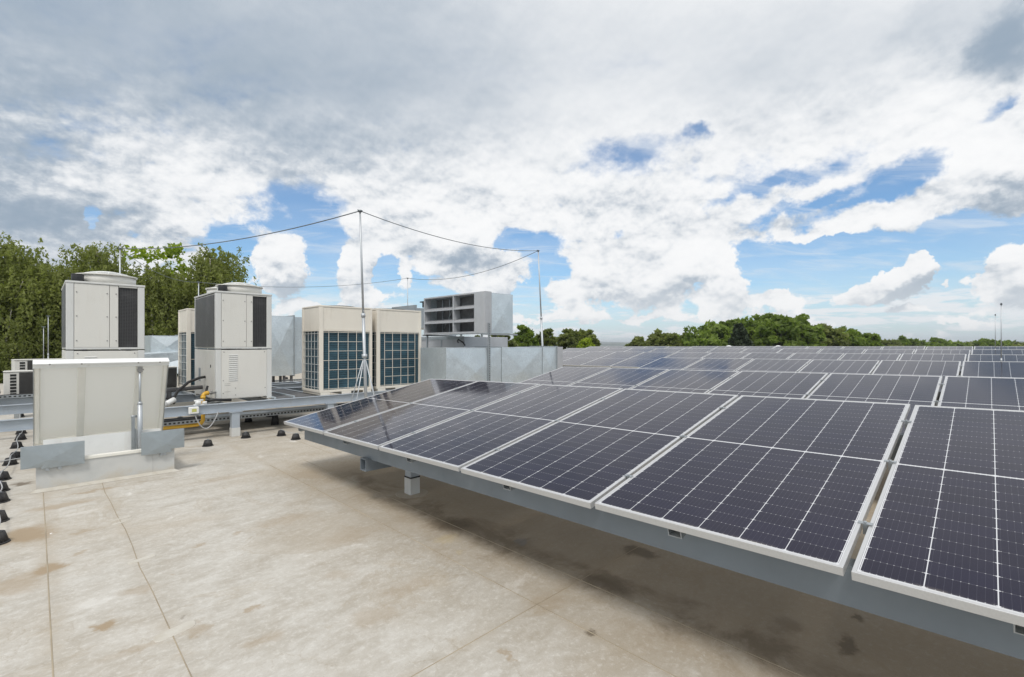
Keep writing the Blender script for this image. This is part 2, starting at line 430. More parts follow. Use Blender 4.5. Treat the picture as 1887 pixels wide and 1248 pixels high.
def mat_roof():
    m, k, p = principled('roof_membrane')
    tc = k.n('ShaderNodeTexCoord'); o = tc.outputs['Object']
    x, y, z = k.xyz(o)[:3]
    w1 = k.noise(o, 0.55, 5, .6, .4)
    w2 = k.noise(k.vm('MULTIPLY', o, (1.0, 1.55, 1)), 2.3, 10, .70, .35)
    w3 = k.noise(k.vm('MULTIPLY', o, (1.0, 1.7, 1)), 9.0, 8, .72, .3)
    w6 = k.noise(k.vm('MULTIPLY', o, (7.0, 30.0, 1)), 4.0, 4, .6)
    w4 = k.noise(o, 90, 3, .6)
    w5 = k.noise(k.vm('ADD', o, (7.3, 2.2, 0)), 1.3, 7, .7, .8)
    c = k.mix(k.sstep(w2, .30, .68), (.385, .355, .305), (.52, .502, .462))
    c = k.mix(k.m('MULTIPLY', k.sstep(w6, .50, .72), .22), c, (.40, .36, .30))
    c = k.mix(k.m('MULTIPLY', k.sstep(w3, .44, .72), .6), c, (.60, .588, .555))
    c = k.mix(k.m('MULTIPLY', k.sstep(w1, .44, .70), .45), c, (.40, .335, .25))
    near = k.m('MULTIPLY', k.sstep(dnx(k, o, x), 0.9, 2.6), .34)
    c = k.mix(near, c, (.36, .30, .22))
    c = k.mix(k.m('MULTIPLY', k.sstep(w5, .60, .72), .38), c, (.40, .335, .245))
    c = k.mix(k.m('MULTIPLY', k.sstep(w5, .28, .40, 1, 0), .6), c, (.70, .685, .65))
    c = k.mix(k.m('MULTIPLY', k.sstep(w4, .56, .74), .30), c, (.30, .26, .20))
    w7 = k.noise(o, 28, 9, .78, .2)
    c = k.mix(k.m('MULTIPLY', k.sstep(w7, .50, .66), .38), c, (.70, .685, .645))
    c = k.mix(k.m('MULTIPLY', k.sstep(w7, .47, .34), .34), c, (.36, .315, .245))
    # fine crazing of the aged coating
    vc = k.n('ShaderNodeTexVoronoi', feature='DISTANCE_TO_EDGE'); vc.inputs['Scale'].default_value = 3.1
    k._in(vc.inputs['Vector'], k.vm('ADD', o, k.vm('MULTIPLY', nzv(k, o), (.34, .34, 0))))
    cr = k.m('MULTIPLY', k.sstep(vc.outputs['Distance'], .012, .0), k.sstep(w5, .44, .58))
    c = k.mix(k.m('MULTIPLY', cr, .42), c, (.31, .26, .19))
    # old water rings and tide marks
    wr = k.noise(o, .8, 7, .62, .9)
    rg = k.sstep(k.m('ABSOLUTE', k.m('SUBTRACT', wr, .56)), .016, .0)
    c = k.mix(k.m('MULTIPLY', rg, .30), c, (.34, .28, .20))
    c = k.mix(k.m('MULTIPLY', k.sstep(wr, .56, .60), .26), c, (.37, .315, .24))
    # grime caught along the welded laps
    for (ax, c0) in ((x, .056), (x, .52), (x, 2.14), (y, 1.93)):
        dd = k.m('MULTIPLY', k.m('SUBTRACT', ax, c0), 16.0)
        gl = k.m('EXPONENT', k.m('MULTIPLY', k.m('MULTIPLY', dd, dd), -1.0))
        c = k.mix(k.m('MULTIPLY', k.m('MULTIPLY', gl, k.sstep(w2, .40, .62)), .42), c, (.34, .28, .20))
    # dirt under the panels' low edge, the brown and edge of their shade painted in
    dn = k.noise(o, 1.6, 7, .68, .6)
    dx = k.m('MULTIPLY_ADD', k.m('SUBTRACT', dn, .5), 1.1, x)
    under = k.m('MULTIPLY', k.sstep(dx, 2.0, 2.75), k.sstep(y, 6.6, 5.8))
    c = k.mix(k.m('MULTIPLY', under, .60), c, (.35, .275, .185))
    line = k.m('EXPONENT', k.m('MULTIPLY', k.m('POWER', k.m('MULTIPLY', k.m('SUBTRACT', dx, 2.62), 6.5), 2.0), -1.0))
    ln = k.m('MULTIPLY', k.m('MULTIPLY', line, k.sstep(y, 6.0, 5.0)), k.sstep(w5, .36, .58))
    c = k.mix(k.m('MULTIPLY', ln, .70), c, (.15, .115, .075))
    # separate stains: place, radii, strength, tone
    nz = k.n('ShaderNodeTexNoise'); k.link(o, nz.inputs['Vector']); nz.inputs['Scale'].default_value = 5
    nz.inputs['Detail'].default_value = 6; nz.inputs['Roughness'].default_value = .65
    jit = k.vm('MULTIPLY', k.vm('SUBTRACT', nz.outputs['Color'], (.5, .5, .5)), (.34, .34, 0))
    oj = k.vm('ADD', o, jit)
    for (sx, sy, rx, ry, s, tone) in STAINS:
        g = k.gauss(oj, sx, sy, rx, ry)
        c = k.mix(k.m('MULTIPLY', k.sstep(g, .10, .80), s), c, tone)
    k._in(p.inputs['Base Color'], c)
    k._in(p.inputs['Roughness'], k.lin(w3, .3, .7, .62, .85))
    p.inputs['Specular IOR Level'].default_value = .3
    b = k.n('ShaderNodeBump'); b.inputs['Strength'].default_value = .35; b.inputs['Distance'].default_value = .012
    k.link(k.m('ADD', w3, k.m('MULTIPLY', w4, .25)), b.inputs['Height']); k.link(b.outputs[0], p.inputs['Normal'])
    return m


def ground_pt(u, v, z=0.0):
    """the spot of the roof seen in a given direction from the roof's survey point"""
    Y = (H - z) * FPX / (v - CV)
    X = (u - CU) / FPX * Y
    return FY * X + FX * Y, -FX * X + FY * Y


STAINS = []
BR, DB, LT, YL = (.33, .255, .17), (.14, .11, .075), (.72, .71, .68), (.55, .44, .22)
for (u, v, rx, ry, s, tone) in [
    (50, 985, .17, .24, .95, BR), (85, 1050, .09, .12, .95, BR), (182, 1152, .065, .055, .95, BR), (150, 980, .08, .06, .5, BR),
    (360, 1160, .05, .07, .5, BR), (170, 905, .30, .04, .6, BR), (40, 892, .10, .10, .85, DB), (140, 1020, .05, .05, .5, BR),
    (365, 1003, .06, .03, .55, BR), (435, 985, .04, .04, .55, BR), (465, 1117, .03, .03, .65, BR), (308, 1057, .03, .03, .5, BR),
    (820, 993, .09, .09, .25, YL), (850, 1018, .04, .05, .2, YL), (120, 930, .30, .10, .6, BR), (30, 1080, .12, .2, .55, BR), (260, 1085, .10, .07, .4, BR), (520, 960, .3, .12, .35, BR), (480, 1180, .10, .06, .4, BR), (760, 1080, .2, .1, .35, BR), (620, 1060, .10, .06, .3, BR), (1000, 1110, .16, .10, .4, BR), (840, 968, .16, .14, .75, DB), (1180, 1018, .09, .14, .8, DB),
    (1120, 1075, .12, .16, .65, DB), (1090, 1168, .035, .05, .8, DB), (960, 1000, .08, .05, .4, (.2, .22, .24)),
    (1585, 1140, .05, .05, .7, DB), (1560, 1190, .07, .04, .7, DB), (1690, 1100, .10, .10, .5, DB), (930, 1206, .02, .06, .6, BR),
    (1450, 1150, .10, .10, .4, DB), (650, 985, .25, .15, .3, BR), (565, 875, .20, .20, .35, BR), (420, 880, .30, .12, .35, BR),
    (450, 760, .6, .4, .45, BR), (350, 800, .25, .1, .5, BR), (180, 1110, .12, .08, .3, LT), (150, 945, .15, .06, .3, LT),
    (340, 1140, .02, .03, .4, DB), (90, 985, .012, .015, .9, (.85, .85, .84)), (245, 1200, .12, .05, .4, BR), (700, 1130, .15, .1, .35, BR),
]:
    gx, gy = ground_pt(u, v)
    STAINS.append((gx, gy, rx, ry, s, tone))
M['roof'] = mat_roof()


def mat_patch():
    m, k, p = principled('membrane_patch')
    tc = k.n('ShaderNodeTexCoord'); o = tc.outputs['Object']
    n = k.noise(o, 9, 6, .65)
    k._in(p.inputs['Base Color'], k.mix(k.lin(n, .3, .7), (.44, .405, .34), (.55, .53, .48)))
    p.inputs['Roughness'].default_value = .75
    return m


M['patch'] = mat_patch()
M['collar'] = simple('membrane_collar', (.40, .35, .28), .8, var=.15, scale=6)
M['seam'] = simple('membrane_seam', (.33, .28, .205), .8, var=.25, scale=3)

PW, PL = 1.128, 2.225          # one solar panel
GLW0, GLW1 = .014, PW - .014
GLL0, GLL1 = .014, PL - .014


def mat_cells():
    """glass over 6 x 24 half cells: white strips between columns, fine busbars, notched corners"""
    m, k, p = principled('solar_cells')
    tc = k.n('ShaderNodeTexCoord'); o = tc.outputs['Object']
    x, y, z = k.xyz(o)[:3]
    mx, my = .008, .012
    cw = (GLW1 - GLW0 - 2 * mx) / 6
    mid = PL / 2
    ch = (mid - .008 - GLL0 - my) / 12
    cx = k.m('DIVIDE', k.m('SUBTRACT', x, GLW0 + mx), cw)
    # distance in metres to the nearest column border
    fx = k.m('FRACT', cx)
    dxm = k.m('MULTIPLY', k.m('MINIMUM', fx, k.m('SUBTRACT', 1.0, fx)), cw)
    ya = k.m('ABSOLUTE', k.m('SUBTRACT', y, mid))          # from the middle strip
    cy = k.m('DIVIDE', k.m('SUBTRACT', ya, .008), ch)
    fy = k.m('FRACT', cy)
    dym = k.m('MULTIPLY', k.m('MINIMUM', fy, k.m('SUBTRACT', 1.0, fy)), ch)
    colline = k.m('LESS_THAN', dxm, .0016)
    midline = k.m('LESS_THAN', ya, .006)
    notch = k.m('LESS_THAN', k.m('ADD', dxm, k.m('MULTIPLY', dym, 2.0)), .0085)
    border = k.m('MAXIMUM', k.m('MAXIMUM', k.m('LESS_THAN', x, GLW0 + mx - .003), k.m('GREATER_THAN', x, GLW1 - mx + .003)),
                 k.m('GREATER_THAN', ya, mid - GLL0 - my + .003))
    white = k.m('MAXIMUM', k.m('MAXIMUM', colline, midline), k.m('MAXIMUM', notch, border))
    rowline = k.m('LESS_THAN', dym, .0011)
    # nine busbars to a cell, brightest where they cross the row gaps
    bf = k.m('FRACT', k.m('MULTIPLY', cx, 9.0))
    db = k.m('MULTIPLY', k.m('ABSOLUTE', k.m('SUBTRACT', bf, .5)), cw / 9)
    bus = k.m('LESS_THAN', db, .0006)
    dot = k.m('LESS_THAN', k.m('ADD', db, dym), .0026)
    wn = k.n('ShaderNodeTexWhiteNoise', noise_dimensions='3D')
    oi = k.n('ShaderNodeObjectInfo')
    k.link(k.comb(k.m('FLOOR', cx), k.m('MULTIPLY', k.m('FLOOR', cy), k.m('SIGN', k.m('SUBTRACT', y, mid))), oi.outputs['Random']), wn.inputs['Vector'])
    cell = k.mix(wn.outputs[0], (.0070, .0058, .0140), (.0100, .0088, .0235))
    cell = k.mix(k.m('MULTIPLY', oi.outputs['Random'], .5), cell, (.0070, .0078, .0260))
    c = k.mix(k.m('MULTIPLY', rowline, .55), cell, (.12, .12, .135))
    c = k.mix(k.m('MULTIPLY', bus, .5), c, (.055, .055, .075))
    c = k.mix(k.m('MULTIPLY', dot, .8), c, (.42, .42, .43))
    c = k.mix(white, c, (.60, .61, .63))
    dust = k.noise(o, 2.5, 6, .65)
    c = k.mix(k.m('MULTIPLY', k.sstep(dust, .40, .75), .014), c, (.42, .39, .34))
    # dirt gathered on the low lip
    lip = k.m('MULTIPLY', k.sstep(y, .045, .014), k.sstep(k.noise(o, 7, 6, .65), .42, .68))
    c = k.mix(k.m('MULTIPLY', lip, .34), c, (.40, .36, .29))
    k._in(p.inputs['Base Color'], c)
    k._in(p.inputs['Roughness'], k.lin(dust, .35, .7, .05, .11))
    p.inputs['IOR'].default_value = 1.34
    p.inputs['Specular Tint'].default_value = (.84, .80, 1.0, 1)
    p.inputs['Sheen Weight'].default_value = .15; p.inputs['Sheen Roughness'].default_value = .24
    p.inputs['Sheen Tint'].default_value = (.82, .80, .84, 1)
    b = k.n('ShaderNodeBump'); b.inputs['Strength'].default_value = .05; b.inputs['Distance'].default_value = .02
    k.link(k.noise(o, 1.7, 2), b.inputs['Height']); k.link(b.outputs[0], p.inputs['Normal'])
    return m


M['cells'] = mat_cells()


def mat_leaf(name, dark, light, trans=.35):
    m = bpy.data.materials.new(name); m.use_nodes = True
    k = NT(m.node_tree)
    at = k.n('ShaderNodeAttribute', attribute_name='tint')
    c = k.mix(at.outputs['Fac'], dark, light)
    df = k.n('ShaderNodeBsdfPrincipled'); k.link(c, df.inputs['Base Color']); df.inputs['Roughness'].default_value = .55
    df.inputs['Specular IOR Level'].default_value = .25
    tr = k.n('ShaderNodeBsdfTranslucent'); k.link(k.mix(1.0, c, (1.15, 1.25, .6), 'MULTIPLY'), tr.inputs['Color'])
    ms = k.n('ShaderNodeMixShader'); ms.inputs[0].default_value = trans
    k.link(df.outputs[0], ms.inputs[1]); k.link(tr.outputs[0], ms.inputs[2])
    o = k.n('ShaderNodeOutputMaterial'); k.link(ms.outputs[0], o.inputs[0])
    return m


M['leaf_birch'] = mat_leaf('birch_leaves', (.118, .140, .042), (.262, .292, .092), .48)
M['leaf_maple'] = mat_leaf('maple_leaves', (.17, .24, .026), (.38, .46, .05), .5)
M['leaf_oak'] = mat_leaf('oak_leaves', (.105, .155, .033), (.25, .33, .068), .46)
M['leaf_olive'] = mat_leaf('olive_leaves', (.118, .142, .045), (.25, .28, .09), .46)
M['leaf_dark'] = mat_leaf('dark_needles', (.022, .036, .020), (.05, .07, .035), .15)


def mat_ground():
    m, k, p = principled('grass_ground')
    tc = k.n('ShaderNodeTexCoord'); o = tc.outputs['Object']
    n = k.noise(o, .01, 6, .6); n2 = k.noise(o, .4, 6, .6)
    c = k.mix(k.sstep(n, .4, .6), (.06, .085, .03), (.10, .11, .045))
    c = k.mix(k.m('MULTIPLY', n2, .5), c, (.045, .06, .025))
    k._in(p.inputs['Base Color'], c); p.inputs['Roughness'].default_value = .9
    return m


M['ground'] = mat_ground()


def mat_hills():
    m, k, p = principled('wooded_hills')
    tc = k.n('ShaderNodeTexCoord'); o = tc.outputs['Object']
    n = k.noise(o, .006, 7, .65)
    c = k.mix(k.sstep(n, .40, .62), (.055, .075, .070), (.13, .16, .12))
    k._in(p.inputs['Base Color'], c); p.inputs['Roughness'].default_value = 1.0
    return m


M['hills'] = mat_hills()


# ------------------------------------------------------------------ object helpers
def tag(o, label=None, cat=None, group=None, kind=None):
    if label: o['label'] = label
    if cat: o['category'] = cat
    if group: o['group'] = group
    if kind: o['kind'] = kind
    return o


def empty(name, loc, label, cat, group=None):
    o = bpy.data.objects.new(name, None)
    o.empty_display_size = .2
    COL.objects.link(o)
    o.location = loc
    return tag(o, label, cat, group)


class MB:
    def __init__(self):
        self.v = []; self.f = []; self.sm = []

    def add(self, vs, fs, smooth=False):
        b = len(self.v)
        self.v += [tuple(p) for p in vs]
        self.f += [tuple(i + b for i in f) for f in fs]
        self.sm += [smooth] * len(fs)
        return self

    def box(self, x0, x1, y0, y1, z0, z1):
        vs = [(x, y, z) for z in (z0, z1) for (x, y) in ((x0, y0), (x1, y0), (x1, y1), (x0, y1))]
        return self.add(vs, [(3, 2, 1, 0), (4, 5, 6, 7), (0, 1, 5, 4), (1, 2, 6, 5), (2, 3, 7, 6), (3, 0, 4, 7)])

    def hexa(self, lo, hi):
        """lo, hi: four corners each, counter-clockwise seen from above"""
        return self.add(list(lo) + list(hi), [(3, 2, 1, 0), (4, 5, 6, 7), (0, 1, 5, 4), (1, 2, 6, 5), (2, 3, 7, 6), (3, 0, 4, 7)])

    def cone(self, p0, p1, r0, r1, n=16, caps=True, smooth=True):
        p0, p1 = Vector(p0), Vector(p1)
        d = (p1 - p0).normalized()
        a = d.orthogonal().normalized(); b = d.cross(a)
        vs = []
        for p, r in ((p0, r0), (p1, r1)):
            vs += [p + (a * math.cos(t) + b * math.sin(t)) * r for t in (2 * math.pi * i / n for i in range(n))]
        fs = [(i, (i + 1) % n, n + (i + 1) % n, n + i) for i in range(n)]
        self.add(vs, fs, smooth)
        if caps:
            base = len(self.v) - 2 * n
            self.f += [tuple(base + i for i in reversed(range(n))), tuple(base + n + i for i in range(n))]
            self.sm += [False, False]
        return self

    def tube(self, pts, r, n=8, closed=False):
        pts = [Vector(p) for p in pts]
        rr = r if isinstance(r, (list, tuple)) else [r] * len(pts)
        N = len(pts); vs = []
        a = None
        for i, p in enumerate(pts):
            if closed:
                d = (pts[(i + 1) % N] - pts[i - 1]).normalized()
            else:
                d = (pts[min(i + 1, N - 1)] - pts[max(i - 1, 0)]).normalized()
            if a is None:
                a = d.orthogonal().normalized()
            else:
                a = (a - d * a.dot(d)); a = a.normalized() if a.length > 1e-6 else d.orthogonal().normalized()
            b = d.cross(a)
            vs += [p + (a * math.cos(2 * math.pi * j / n) + b * math.sin(2 * math.pi * j / n)) * rr[i] for j in range(n)]
        fs = []
        for i in range(N if closed else N - 1):
            i2 = (i + 1) % N
            fs += [(i * n + j, i * n + (j + 1) % n, i2 * n + (j + 1) % n, i2 * n + j) for j in range(n)]
        self.add(vs, fs, True)
        if not closed:
            b0 = len(self.v) - N * n
            self.f += [tuple(b0 + j for j in reversed(range(n))), tuple(b0 + (N - 1) * n + j for j in range(n))]
            self.sm += [False, False]
        return self

    def ring(self, c, r_in, r_out, z0, z1, n=40):
        """upright hollow ring"""
        vs = []
        for (r, z) in ((r_in, z0), (r_out, z0), (r_out, z1), (r_in, z1)):
            vs += [(c[0] + r * math.cos(2 * math.pi * i / n), c[1] + r * math.sin(2 * math.pi * i / n), c[2] + z) for i in range(n)]
        fs = []
        for q in range(4):
            q2 = (q + 1) % 4
            fs += [(q * n + i, q * n + (i + 1) % n, q2 * n + (i + 1) % n, q2 * n + i) for i in range(n)]
        return self.add(vs, fs, True)

    def ibeam_x(self, x0, x1, y, z0, z1, w=.09, t=.010, tw=.008):
        self.box(x0, x1, y - w / 2, y + w / 2, z1 - t, z1)
        self.box(x0, x1, y - w / 2, y + w / 2, z0, z0 + t)
        return self.box(x0 + .001, x1 - .001, y - tw / 2, y + tw / 2, z0 + t, z1 - t)

    def ibeam_y(self, y0, y1, x, z0, z1, w=.09, t=.010, tw=.008):
        self.box(x - w / 2, x + w / 2, y0, y1, z1 - t, z1)
        self.box(x - w / 2, x + w / 2, y0, y1, z0, z0 + t)
        return self.box(x - tw / 2, x + tw / 2, y0 + .001, y1 - .001, z0 + t, z1 - t)

    def build_each(self, name, mat, parent, bevel=0.0):
        """one object for every box or cone added"""
        # islands by shared vertices
        par = list(range(len(self.v)))
        def find(i):
            while par[i] != i:
                par[i] = par[par[i]]; i = par[i]
            return i
        for f in self.f:
            for q in f[1:]: par[find(q)] = find(f[0])
        groups = {}
        for fi, f in enumerate(self.f): groups.setdefault(find(f[0]), []).append(fi)
        for fl in groups.values():
            b = MB(); ids = {}
            for fi in fl:
                for q in self.f[fi]:
                    if q not in ids: ids[q] = len(b.v); b.v.append(self.v[q])
                b.f.append(tuple(ids[q] for q in self.f[fi])); b.sm.append(self.sm[fi])
            b.build(name, mat, parent, bevel)

    def build(self, name, mat, parent=None, bevel=0.0, at=None, segs=2):
        """one mesh object; with a parent the points are taken relative to it"""
        off = Vector(at) if at is not None else (parent_world(parent) if parent else Vector((0, 0, 0)))
        me = bpy.data.meshes.new(name)
        me.from_pydata([(p[0] - off.x, p[1] - off.y, p[2] - off.z) for p in self.v], [], self.f)
        me.polygons.foreach_set('use_smooth', self.sm)
        me.update()
        me.materials.append(mat)
        o = bpy.data.objects.new(name, me)
        COL.objects.link(o)
        if parent:
            o.parent = parent
        elif at is not None:
            o.location = off
        if bevel:
            bv = o.modifiers.new('bevel', 'BEVEL'); bv.width = bevel; bv.segments = segs
            bv.limit_method = 'ANGLE'; bv.angle_limit = R(40)
        return o


def parent_world(o):
    v = Vector((0, 0, 0))
    while o:
        v += Vector(o.location); o = o.parent
    return v


def copy_tree(o, parent=None):
    c = o.copy(); COL.objects.link(c)
    if parent: c.parent = parent
    for ch in list(o.children):
        copy_tree(ch, c)
    return c


ORD = ['first', 'second', 'third', 'fourth', 'fifth', 'sixth', 'seventh', 'eighth', 'ninth', 'tenth', 'eleventh', 'twelfth', 'thirteenth', 'fourteenth', 'fifteenth', 'sixteenth', 'seventeenth']

# ------------------------------------------------------------------ roof, ground, hills
XL, XH, YL_, YH = -9.0, 24.0, -14.0, 28.0


def roof_z(x):
    return max(0.0, (x - 4.8)) * .026


def build_setting():
    b = MB()
    xs = [XL, 4.8, XH]
    vs = []
    for x in xs:
        vs += [(x, YL_, roof_z(x)), (x, YH, roof_z(x))]
    b.add(vs, [(0, 2, 3, 1), (2, 4, 5, 3)])
    zb = -.35
    for (a, c) in (((XL, YL_), (4.8, YL_)), ((4.8, YL_), (XH, YL_)), ((XH, YL_), (XH, YH)), ((XH, YH), (4.8, YH)), ((4.8, YH), (XL, YH)), ((XL, YH), (XL, YL_))):
        b.add([(a[0], a[1], zb), (c[0], c[1], zb), (c[0], c[1], roof_z(c[0])), (a[0], a[1], roof_z(a[0]))], [(0, 1, 2, 3)])
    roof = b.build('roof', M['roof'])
    tag(roof, kind='structure')
    # welded seams of the membrane
    def seam(pts, w=.012, hgt=.002):
        w *= .62
        s = MB()
        for (p, q) in zip(pts[:-1], pts[1:]):
            p, q = Vector((*p, 0)), Vector((*q, 0)); d = (q - p).normalized(); n = Vector((-d.y, d.x, 0)) * w / 2
            s.hexa([p - n, q - n, q + n, p + n], [p - n * .5 + Vector((0, 0, hgt)), q - n * .5 + Vector((0, 0, hgt)), q + n * .5 + Vector((0, 0, hgt)), p + n * .5 + Vector((0, 0, hgt))])
        s.build('membrane_seam', M['seam'], roof)
    def wob(x0, y0, x1, y1, n=14, a=.012):
        r = random.Random(int(x0 * 100 + y1 * 7))
        return [(x0 + (x1 - x0) * i / n + r.uniform(-a, a) * (abs(y1 - y0) > abs(x1 - x0)), y0 + (y1 - y0) * i / n + r.uniform(-a, a) * (abs(y1 - y0) <= abs(x1 - x0))) for i in range(n + 1)]
    seam(wob(.065, -2, .045, 7.10, 6, .003), .012)
    seam(wob(.52, -1.5, .52, 7.10, 18, .012), .010)
    seam(wob(.52, 1.93, 6.0, 1.93, 10, .004), .009)
    seam(wob(2.14, -4, 2.14, 6.6, 10, .004), .009)
    seam(wob(2.56, -4, 2.56, 6.6, 10, .005), .010)
    seam(wob(3.8, -4, 3.8, 6.6, 10, .004), .010)
    seam(wob(1.2, 8.6, 7.0, 8.6, 10, .004), .014)
    seam(wob(3.0, 6.7, 3.0, 12.6, 10, .004), .012)
    # welded patches along the second seam
    for (u, v, a, c) in ((323, 1163, .10, .045), (262, 1031, .085, .03), (224, 956, .075, .02), (223, 963, .06, .018)):
        px, py = ground_pt(u, v)
        s = MB(); n = 14
        ring0 = []
        for i in range(n):
            t = 2 * math.pi * i / n
            sx = (abs(math.cos(t)) ** .5) * math.copysign(1, math.cos(t)); sy = (abs(math.sin(t)) ** .5) * math.copysign(1, math.sin(t))
            ring0.append((px + a * sx, py + c * sy + .02 * sx))
        s.add([(x, y, 0) for x, y in ring0] + [(px + (x - px) * .97, py + (y - py) * .94, .003) for x, y in ring0],
              [(i, (i + 1) % n, n + (i + 1) % n, n + i) for i in range(n)] + [tuple(n + i for i in range(n))])
        s.build('membrane_patch', M['patch'], roof)
    # building below the roof
    w = MB().box(XL + .05, XH - .05, YL_ + .05, YH - .05, -9.0, -.352)
    bo = w.build('building', M['wall'])
    tag(bo, 'flat roofed pale building carrying the solar panels and roof plant', 'building')
    g = MB(); n = 48
    vs = [(0, 0, -9)] + [(9000 * math.cos(2 * math.pi * i / n), 9000 * math.sin(2 * math.pi * i / n), -9) for i in range(n)]
    g.add(vs, [(0, 1 + i, 1 + (i + 1) % n) for i in range(n)])
    tag(g.build('ground', M['ground']), kind='structure')
    hb = MB(); rr = random.Random(8)
    for (dist, h0, hv, seed) in ((2600, 10, 7, 1), (4200, 20, 12, 5)):
        n = 220; rows = []
        for i in range(n + 1):
            a = R(-60) + R(200) * i / n
            hh = h0 + hv * (math.sin(i * .21 + seed) * .5 + math.sin(i * .57 + 2 * seed) * .3) + rr.uniform(0, 2.2)
            cx, sy = math.cos(a), math.sin(a)
            rows.append([(cx * dist, sy * dist, -9.5), (cx * (dist + 250), sy * (dist + 250), max(-6, hh)), (cx * (dist + 900), sy * (dist + 900), -9.5)])
        vs = [p for r_ in rows for p in r_]
        fs = []
        for i in range(n):
            for j in range(2):
                fs.append((i * 3 + j, (i + 1) * 3 + j, (i + 1) * 3 + j + 1, i * 3 + j + 1))
        hb.add(vs, fs, True)
    tag(hb.build('hills', M['hills']), kind='structure')


build_setting()

# ------------------------------------------------------------------ solar array
TILT = R(10.977)
ROW_S = R(1.095)
P0 = Vector((2.142, 6.146, .6195))
PITCH = 1.154
ROWS = [(0, 0, 0, 0), (3.295, .073, -.297, -.007), (7.308, .177, -.575, .027), (10.59, .2785, -.85, .015), (13.643, .379, -1.0, .014), (16.96, .452, -.94, .007)]
J0 = [0, 0, 0, -6, -7, -8]      # the far rows reach farther to the left
ROWNAME = ['nearest', 'second', 'third', 'fourth', 'fifth', 'farthest']


def row_frame(i):
    q, dz, ds, a = ROWS[i]
    s = ROW_S + R(ds)
    d = Vector((0, -math.cos(s), math.sin(s)))
    up = Vector((math.cos(TILT), 0, math.sin(TILT)))
    nrm = d.cross(up).normalized()          # points up
    if nrm.z < 0: nrm = -nrm
    return P0 + Vector((q, 0, dz)) + d * a, d, up, nrm


def panel_matrix(o, d, up, nrm):
    m = Matrix.Identity(4)
    for c, v in enumerate((d, up, nrm)):
        for r_ in range(3):
            m[r_][c] = v[r_]
    for r_ in range(3):
        m[r_][3] = o[r_]
    return m


